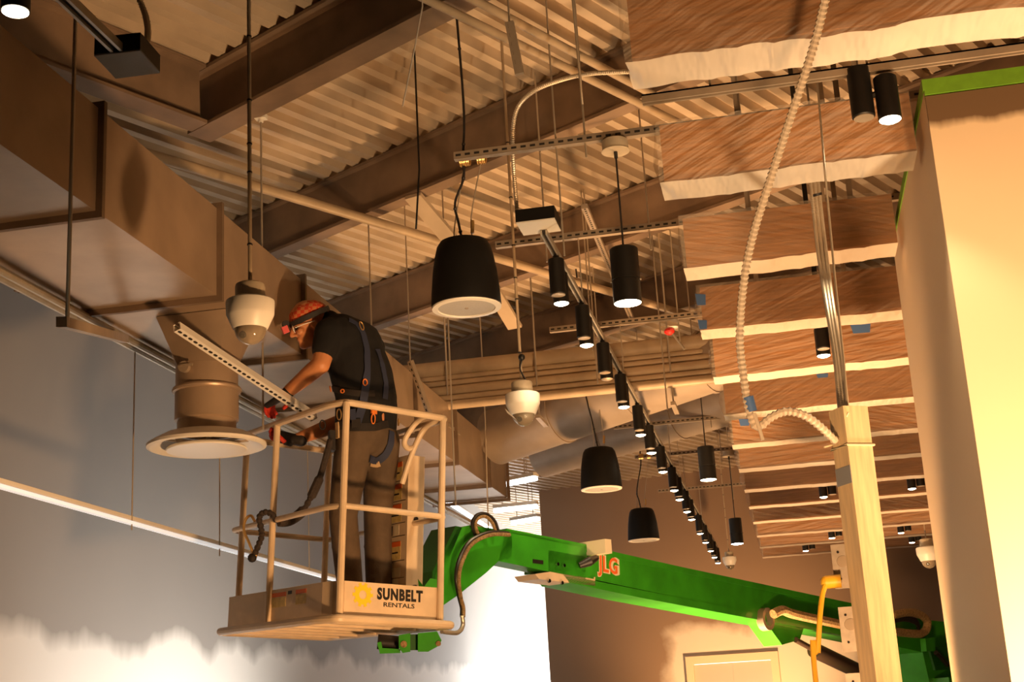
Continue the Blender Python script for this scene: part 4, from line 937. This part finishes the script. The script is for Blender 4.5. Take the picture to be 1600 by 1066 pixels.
# plaid cap, head strap, head lamp, glasses
capm = MB(); rings = 9; nseg = 28
for i in range(rings+1):
    th = (math.pi/2)*i/rings
    for k in range(nseg):
        a = 2*math.pi*k/nseg
        capm.v.append(hp_(-.012, 0, .022) + hf*(.116*math.cos(th)*math.cos(a)) + hs*(.090*math.cos(th)*math.sin(a)) + hu_*(.098*math.sin(th)**.9 + .006*math.sin(5*a)*math.cos(th)))
for i in range(rings):
    for k in range(nseg): capm.f.append((i*nseg+k, i*nseg+(k+1) % nseg, (i+1)*nseg+(k+1) % nseg, (i+1)*nseg+k))
mh = M['hat']; nt = mh.node_tree; tc = nt.nodes.new('ShaderNodeTexCoord'); bk = nt.nodes.new('ShaderNodeTexChecker'); bk.inputs['Scale'].default_value = 48
nzh = nt.nodes.new('ShaderNodeTexNoise'); nzh.inputs['Scale'].default_value = 30; mxh = nt.nodes.new('ShaderNodeMix'); mxh.data_type = 'RGBA'; mxh.inputs[0].default_value = .35
bk.inputs['Color1'].default_value = (.75, .07, .02, 1); bk.inputs['Color2'].default_value = (.80, .30, .10, 1)
nt.links.new(tc.outputs['Object'], bk.inputs['Vector']); nt.links.new(bk.outputs[0], mxh.inputs[6]); nt.links.new(nzh.outputs[1], mxh.inputs[7]); mxh.inputs[7].default_value = (.3, .03, .02, 1)
nt.links.new(mxh.outputs[2], nt.nodes['Principled BSDF'].inputs['Base Color'])
for l_ in list(nt.links):
    if l_.to_socket == mxh.inputs[7]: nt.links.remove(l_)
obj('plaid_cap', capm, 'hat', wk, label='orange plaid cloth cap')
def band(mb, uoff, tilt, w_, fr=.119, sr=.093, n=36):
    for k in range(n):
        a0, a1 = 2*math.pi*k/n, 2*math.pi*(k+1)/n; vs = []
        for a in (a0, a1):
            for (du, o_) in ((-w_/2, 0), (w_/2, 0), (w_/2, .005), (-w_/2, .005)):
                vs.append(hp_(-.012, 0, 0)+hf*((fr+o_)*math.cos(a))+hs*((sr+o_)*math.sin(a))+hu_*(uoff+tilt*math.cos(a)+du))
        mb.add(vs, [(0, 4, 5, 1), (1, 5, 6, 2), (2, 6, 7, 3), (3, 7, 4, 0)])
    return mb
obj('head_strap', band(MB(), .030, -.006, .030), 'glove_black', wk)
hl = hp_(.122, 0, .022)
lampo = obj('head_lamp', MB().box(hl+hf*.018-hu_*.012, (.034, .055, .040), (hf, hs, hu_)), 'lamp_pink', wk, smooth=False)
obj('lamp_top', MB().cyl(hl+hf*.004+hu_*.018-hs*.026, hl+hf*.004+hu_*.018+hs*.026, .019, 14), 'glove_black', lampo)
gl = MB()
for s_ in (-1, 1): gl.tube([hp_(.098-.006*math.cos(q_), .034*s_+.026*math.cos(q_), -.004+.020*math.sin(q_)) for q_ in np.linspace(0, 2*math.pi, 17)[:-1]], .003, 6, closed=True).tube([hp_(.092, .06*s_, 0), hp_(.04, .082*s_, .0), hp_(-.02, .084*s_, -.004)], .0028, 6)
obj('safety_glasses', gl, 'white_plastic', wk)
# harness straps laid on the clothes
dg = bpy.context.evaluated_depsgraph_get(); trees = []
for o in wk.children:
    if o.name.startswith(('t_shirt', 'trousers')):
        off = loc_of(o); trees.append(BVHTree.FromPolygons([tuple(v_.co+off) for v_ in o.data.vertices], [tuple(p_.vertices) for p_ in o.data.polygons]))
def hit(px, py):
    best = None
    for tr_ in trees:
        h = tr_.ray_cast(CAM, ray(px, py))
        if h[0] is not None and (best is None or h[3] < best[2]): best = (h[0], h[1], h[3])
    return best
def strap(path, wd, mt, nm='harness_strap', lift_=.006):
    pts = []
    for (x0, y0), (x1, y1) in zip(path, path[1:]):
        n_ = max(2, int(math.hypot(x1-x0, y1-y0)/5))
        for k in range(n_):
            h = hit(x0+(x1-x0)*k/n_, y0+(y1-y0)*k/n_)
            if h: pts.append((h[0]+h[1]*lift_, h[1]))
    if len(pts) < 3: return None
    ps = [p for p, n_ in pts]; ps = [(ps[max(i-1, 0)]+ps[i]*2+ps[min(i+1, len(ps)-1)])/4 for i in range(len(ps))]
    mb = MB(); vs = []
    for i, p in enumerate(ps):
        t_ = (ps[min(i+1, len(ps)-1)]-ps[max(i-1, 0)]).normalized(); n_ = pts[i][1]; s_ = t_.cross(n_).normalized()
        vs += [p-s_*wd/2, p+s_*wd/2, p+s_*wd/2+n_*.003, p-s_*wd/2+n_*.003]
    fs = []
    for i in range(len(ps)-1):
        b_ = i*4; fs += [(b_+k, b_+(k+1) % 4, b_+4+(k+1) % 4, b_+4+k) for k in range(4)]
    mb.add(vs, fs); return obj(nm, mb, mt, wk)
strap([(556, 505), (566, 520), (572, 545), (573, 580), (570, 610), (565, 640), (556, 668)], .045, 'strap_navy')
strap([(543, 500), (556, 506), (566, 518)], .03, 'strap_navy')
strap([(588, 545), (596, 570), (602, 600), (600, 630)], .04, 'strap_navy')
strap([(505, 602), (520, 607), (540, 612), (560, 615), (590, 615)], .034, 'glove_black', 'tool_belt')
strap([(498, 655), (520, 662), (548, 668), (580, 668), (612, 662)], .045, 'glove_black', 'waist_belt')
strap([(512, 668), (520, 695), (528, 715)], .04, 'strap_tan', 'leg_strap')
strap([(575, 716), (590, 722), (602, 712), (610, 695), (611, 668)], .04, 'strap_navy', 'leg_strap')
strap([(578, 724), (590, 728), (600, 720)], .03, 'strap_tan', 'leg_strap')
def on(px, py, o=.014):
    h = hit(px, py); return (h[0]+h[1]*o, h[1]) if h else (Q(px, py, 7.6), -FW)
def ring(px, py, r_, mt, nm, sy=1., th=.0035):
    r_ *= .78; c, n_ = on(px, py); x = n_.cross(V(0, 0, 1)).normalized(); y = x.cross(n_)
    return obj(nm, MB().tube([c+x*r_*math.cos(q_)+y*r_*sy*math.sin(q_) for q_ in np.linspace(0, 2*math.pi, 15)[:-1]], th, 7, closed=True), mt, wk)
ring(562, 511, .022, 'brass', 'back_ring', 1.5); ring(569, 598, .016, 'buckle_orange', 'buckle', 1.4); ring(520, 607, .016, 'buckle_orange', 'buckle', 1.2); ring(537, 611, .014, 'buckle_orange', 'buckle', .9)
ring(533, 648, .026, 'brass', 'side_ring', 1.5); ring(581, 655, .016, 'buckle_orange', 'carabiner', 2.2); ring(504, 664, .02, 'black_metal', 'carabiner', 1.6); ring(619, 660, .014, 'brass', 'carabiner', 1.8)
for (px, py, w_, h_, m_, nm) in ((557, 662, .05, .05, 'glove_black', 'buckle_plate'), (530, 673, .03, .09, 'strap_tan', 'tool_handle'), (552, 648, .03, .06, 'strap_navy', 'webbing_tail'), (582, 643, .04, .03, 'buckle_orange', 'orange_tag')):
    c, n_ = on(px, py, .012); x = n_.cross(V(0, 0, 1)).normalized(); y = x.cross(n_); obj(nm, MB().box(c, (w_, h_, .010), (x, y, n_)), m_, wk, smooth=False)
c, n_ = on(524, 690, .02); obj('tool_pouch', MB().box(c, (.07, .11, .03), (n_.cross(V(0, 0, 1)).normalized(), V(0, 0, 1), n_)), 'glove_black', wk, smooth=False)

# things he holds
top = P(411, 184, D=7.97); rx, ry = RODX.x, RODX.y; zb = P(411, 672, Y=ry).z; zt = 5.19
hr = thing('threaded_rod', 'threaded rod hanging from the nearest beam into the worker gloved hands', 'rod', (rx, ry, zb))
obj('rod', MB().cyl((rx, ry, zb), (rx, ry, zt), .0065, 8), 'rod', hr)
obj('beam_clamp', MB().box((rx, ry, zt+.005), (.07, .05, .03)).cyl((rx, ry, zt-.03), (rx, ry, zt), .014, 10), 'white_plastic', hr)
sa, sb = P(277, 516, D=7.02), P(491, 656, D=7.93)
stt = thing('strut_channel', 'white slotted strut lying over the basket rail in the worker hands', 'strut', sa)
dS = (sb-sa).normalized(); nS = ((CAM-sa).normalized()*.55 - V(0, 0, 1)*.85); nS = (nS-dS*nS.dot(dS)).normalized(); xS = dS.cross(nS)
mb = MB(); mid = (sa+sb)/2; Ls = (sb-sa).length
mb.box(mid, (Ls, .041, .003), (dS, xS, nS))
for s_ in (-1, 1): mb.box(mid+xS*s_*.0195-nS*.020, (Ls, .003, .041), (dS, xS, nS)); mb.box(mid+xS*s_*.015-nS*.040, (Ls, .010, .003), (dS, xS, nS))
obj('channel', mb, 'strut_white', stt, smooth=False)
mb = MB(); n_ = int(Ls/.042)
for k in range(n_): 
    c = sa+dS*(.042*(k+.5))+nS*.0016; mb.prism([c+dS*(.0125*math.cos(q_)+(.005 if math.cos(q_) > 0 else -.005))*.85+xS*.0075*math.sin(q_) for q_ in np.linspace(0, 2*math.pi, 11)[:-1]], nS, .0012)
so = obj('slot_row', mb, 'slot', stt, smooth=False); so['kind'] = 'stuff'
ly = thing('lanyard', 'dark shock-absorbing lanyard clipped from the harness to the basket rail', 'lanyard', P(400, 840, D=7.75))
lp = smooth_path([Q(516, 688, 7.66), Q(512, 704, 7.64), Q(507, 722, 7.65), Q(500, 745, 7.66), Q(490, 768, 7.68), Q(483, 782, 7.7), Q(472, 800, 7.72), Q(452, 814, 7.74), Q(434, 814, 7.72), Q(424, 803, 7.70), Q(412, 801, 7.70), Q(405, 810, 7.72), Q(408, 826, 7.74), Q(409, 838, 7.75), Q(404, 852, 7.76), Q(398, 866, 7.78)], 6)
n_ = len(lp); obj('webbing', MB().tube(lp, [(.018 if i/n_ < .2 else .026 if i/n_ < .3 else .030 if .38 < i/n_ < .52 else .018 if i % 3 else .013) for i in range(n_)], 9), 'lanyard', ly)
obj('hook', MB().tube(smooth_path([Q(399, 872, 7.78), Q(389, 848, 7.78), Q(381, 828, 7.80), Q(384, 812, 7.82), Q(392, 806, 7.84), Q(398, 815, 7.82)], 5), .008, 8).tube([Q(399, 872, 7.78), Q(404, 846, 7.77)], .009, 8), 'brass', ly)
obj('swivel', MB().ball(Q(394, 872, 7.78), .026, 10), 'glove_black', ly)
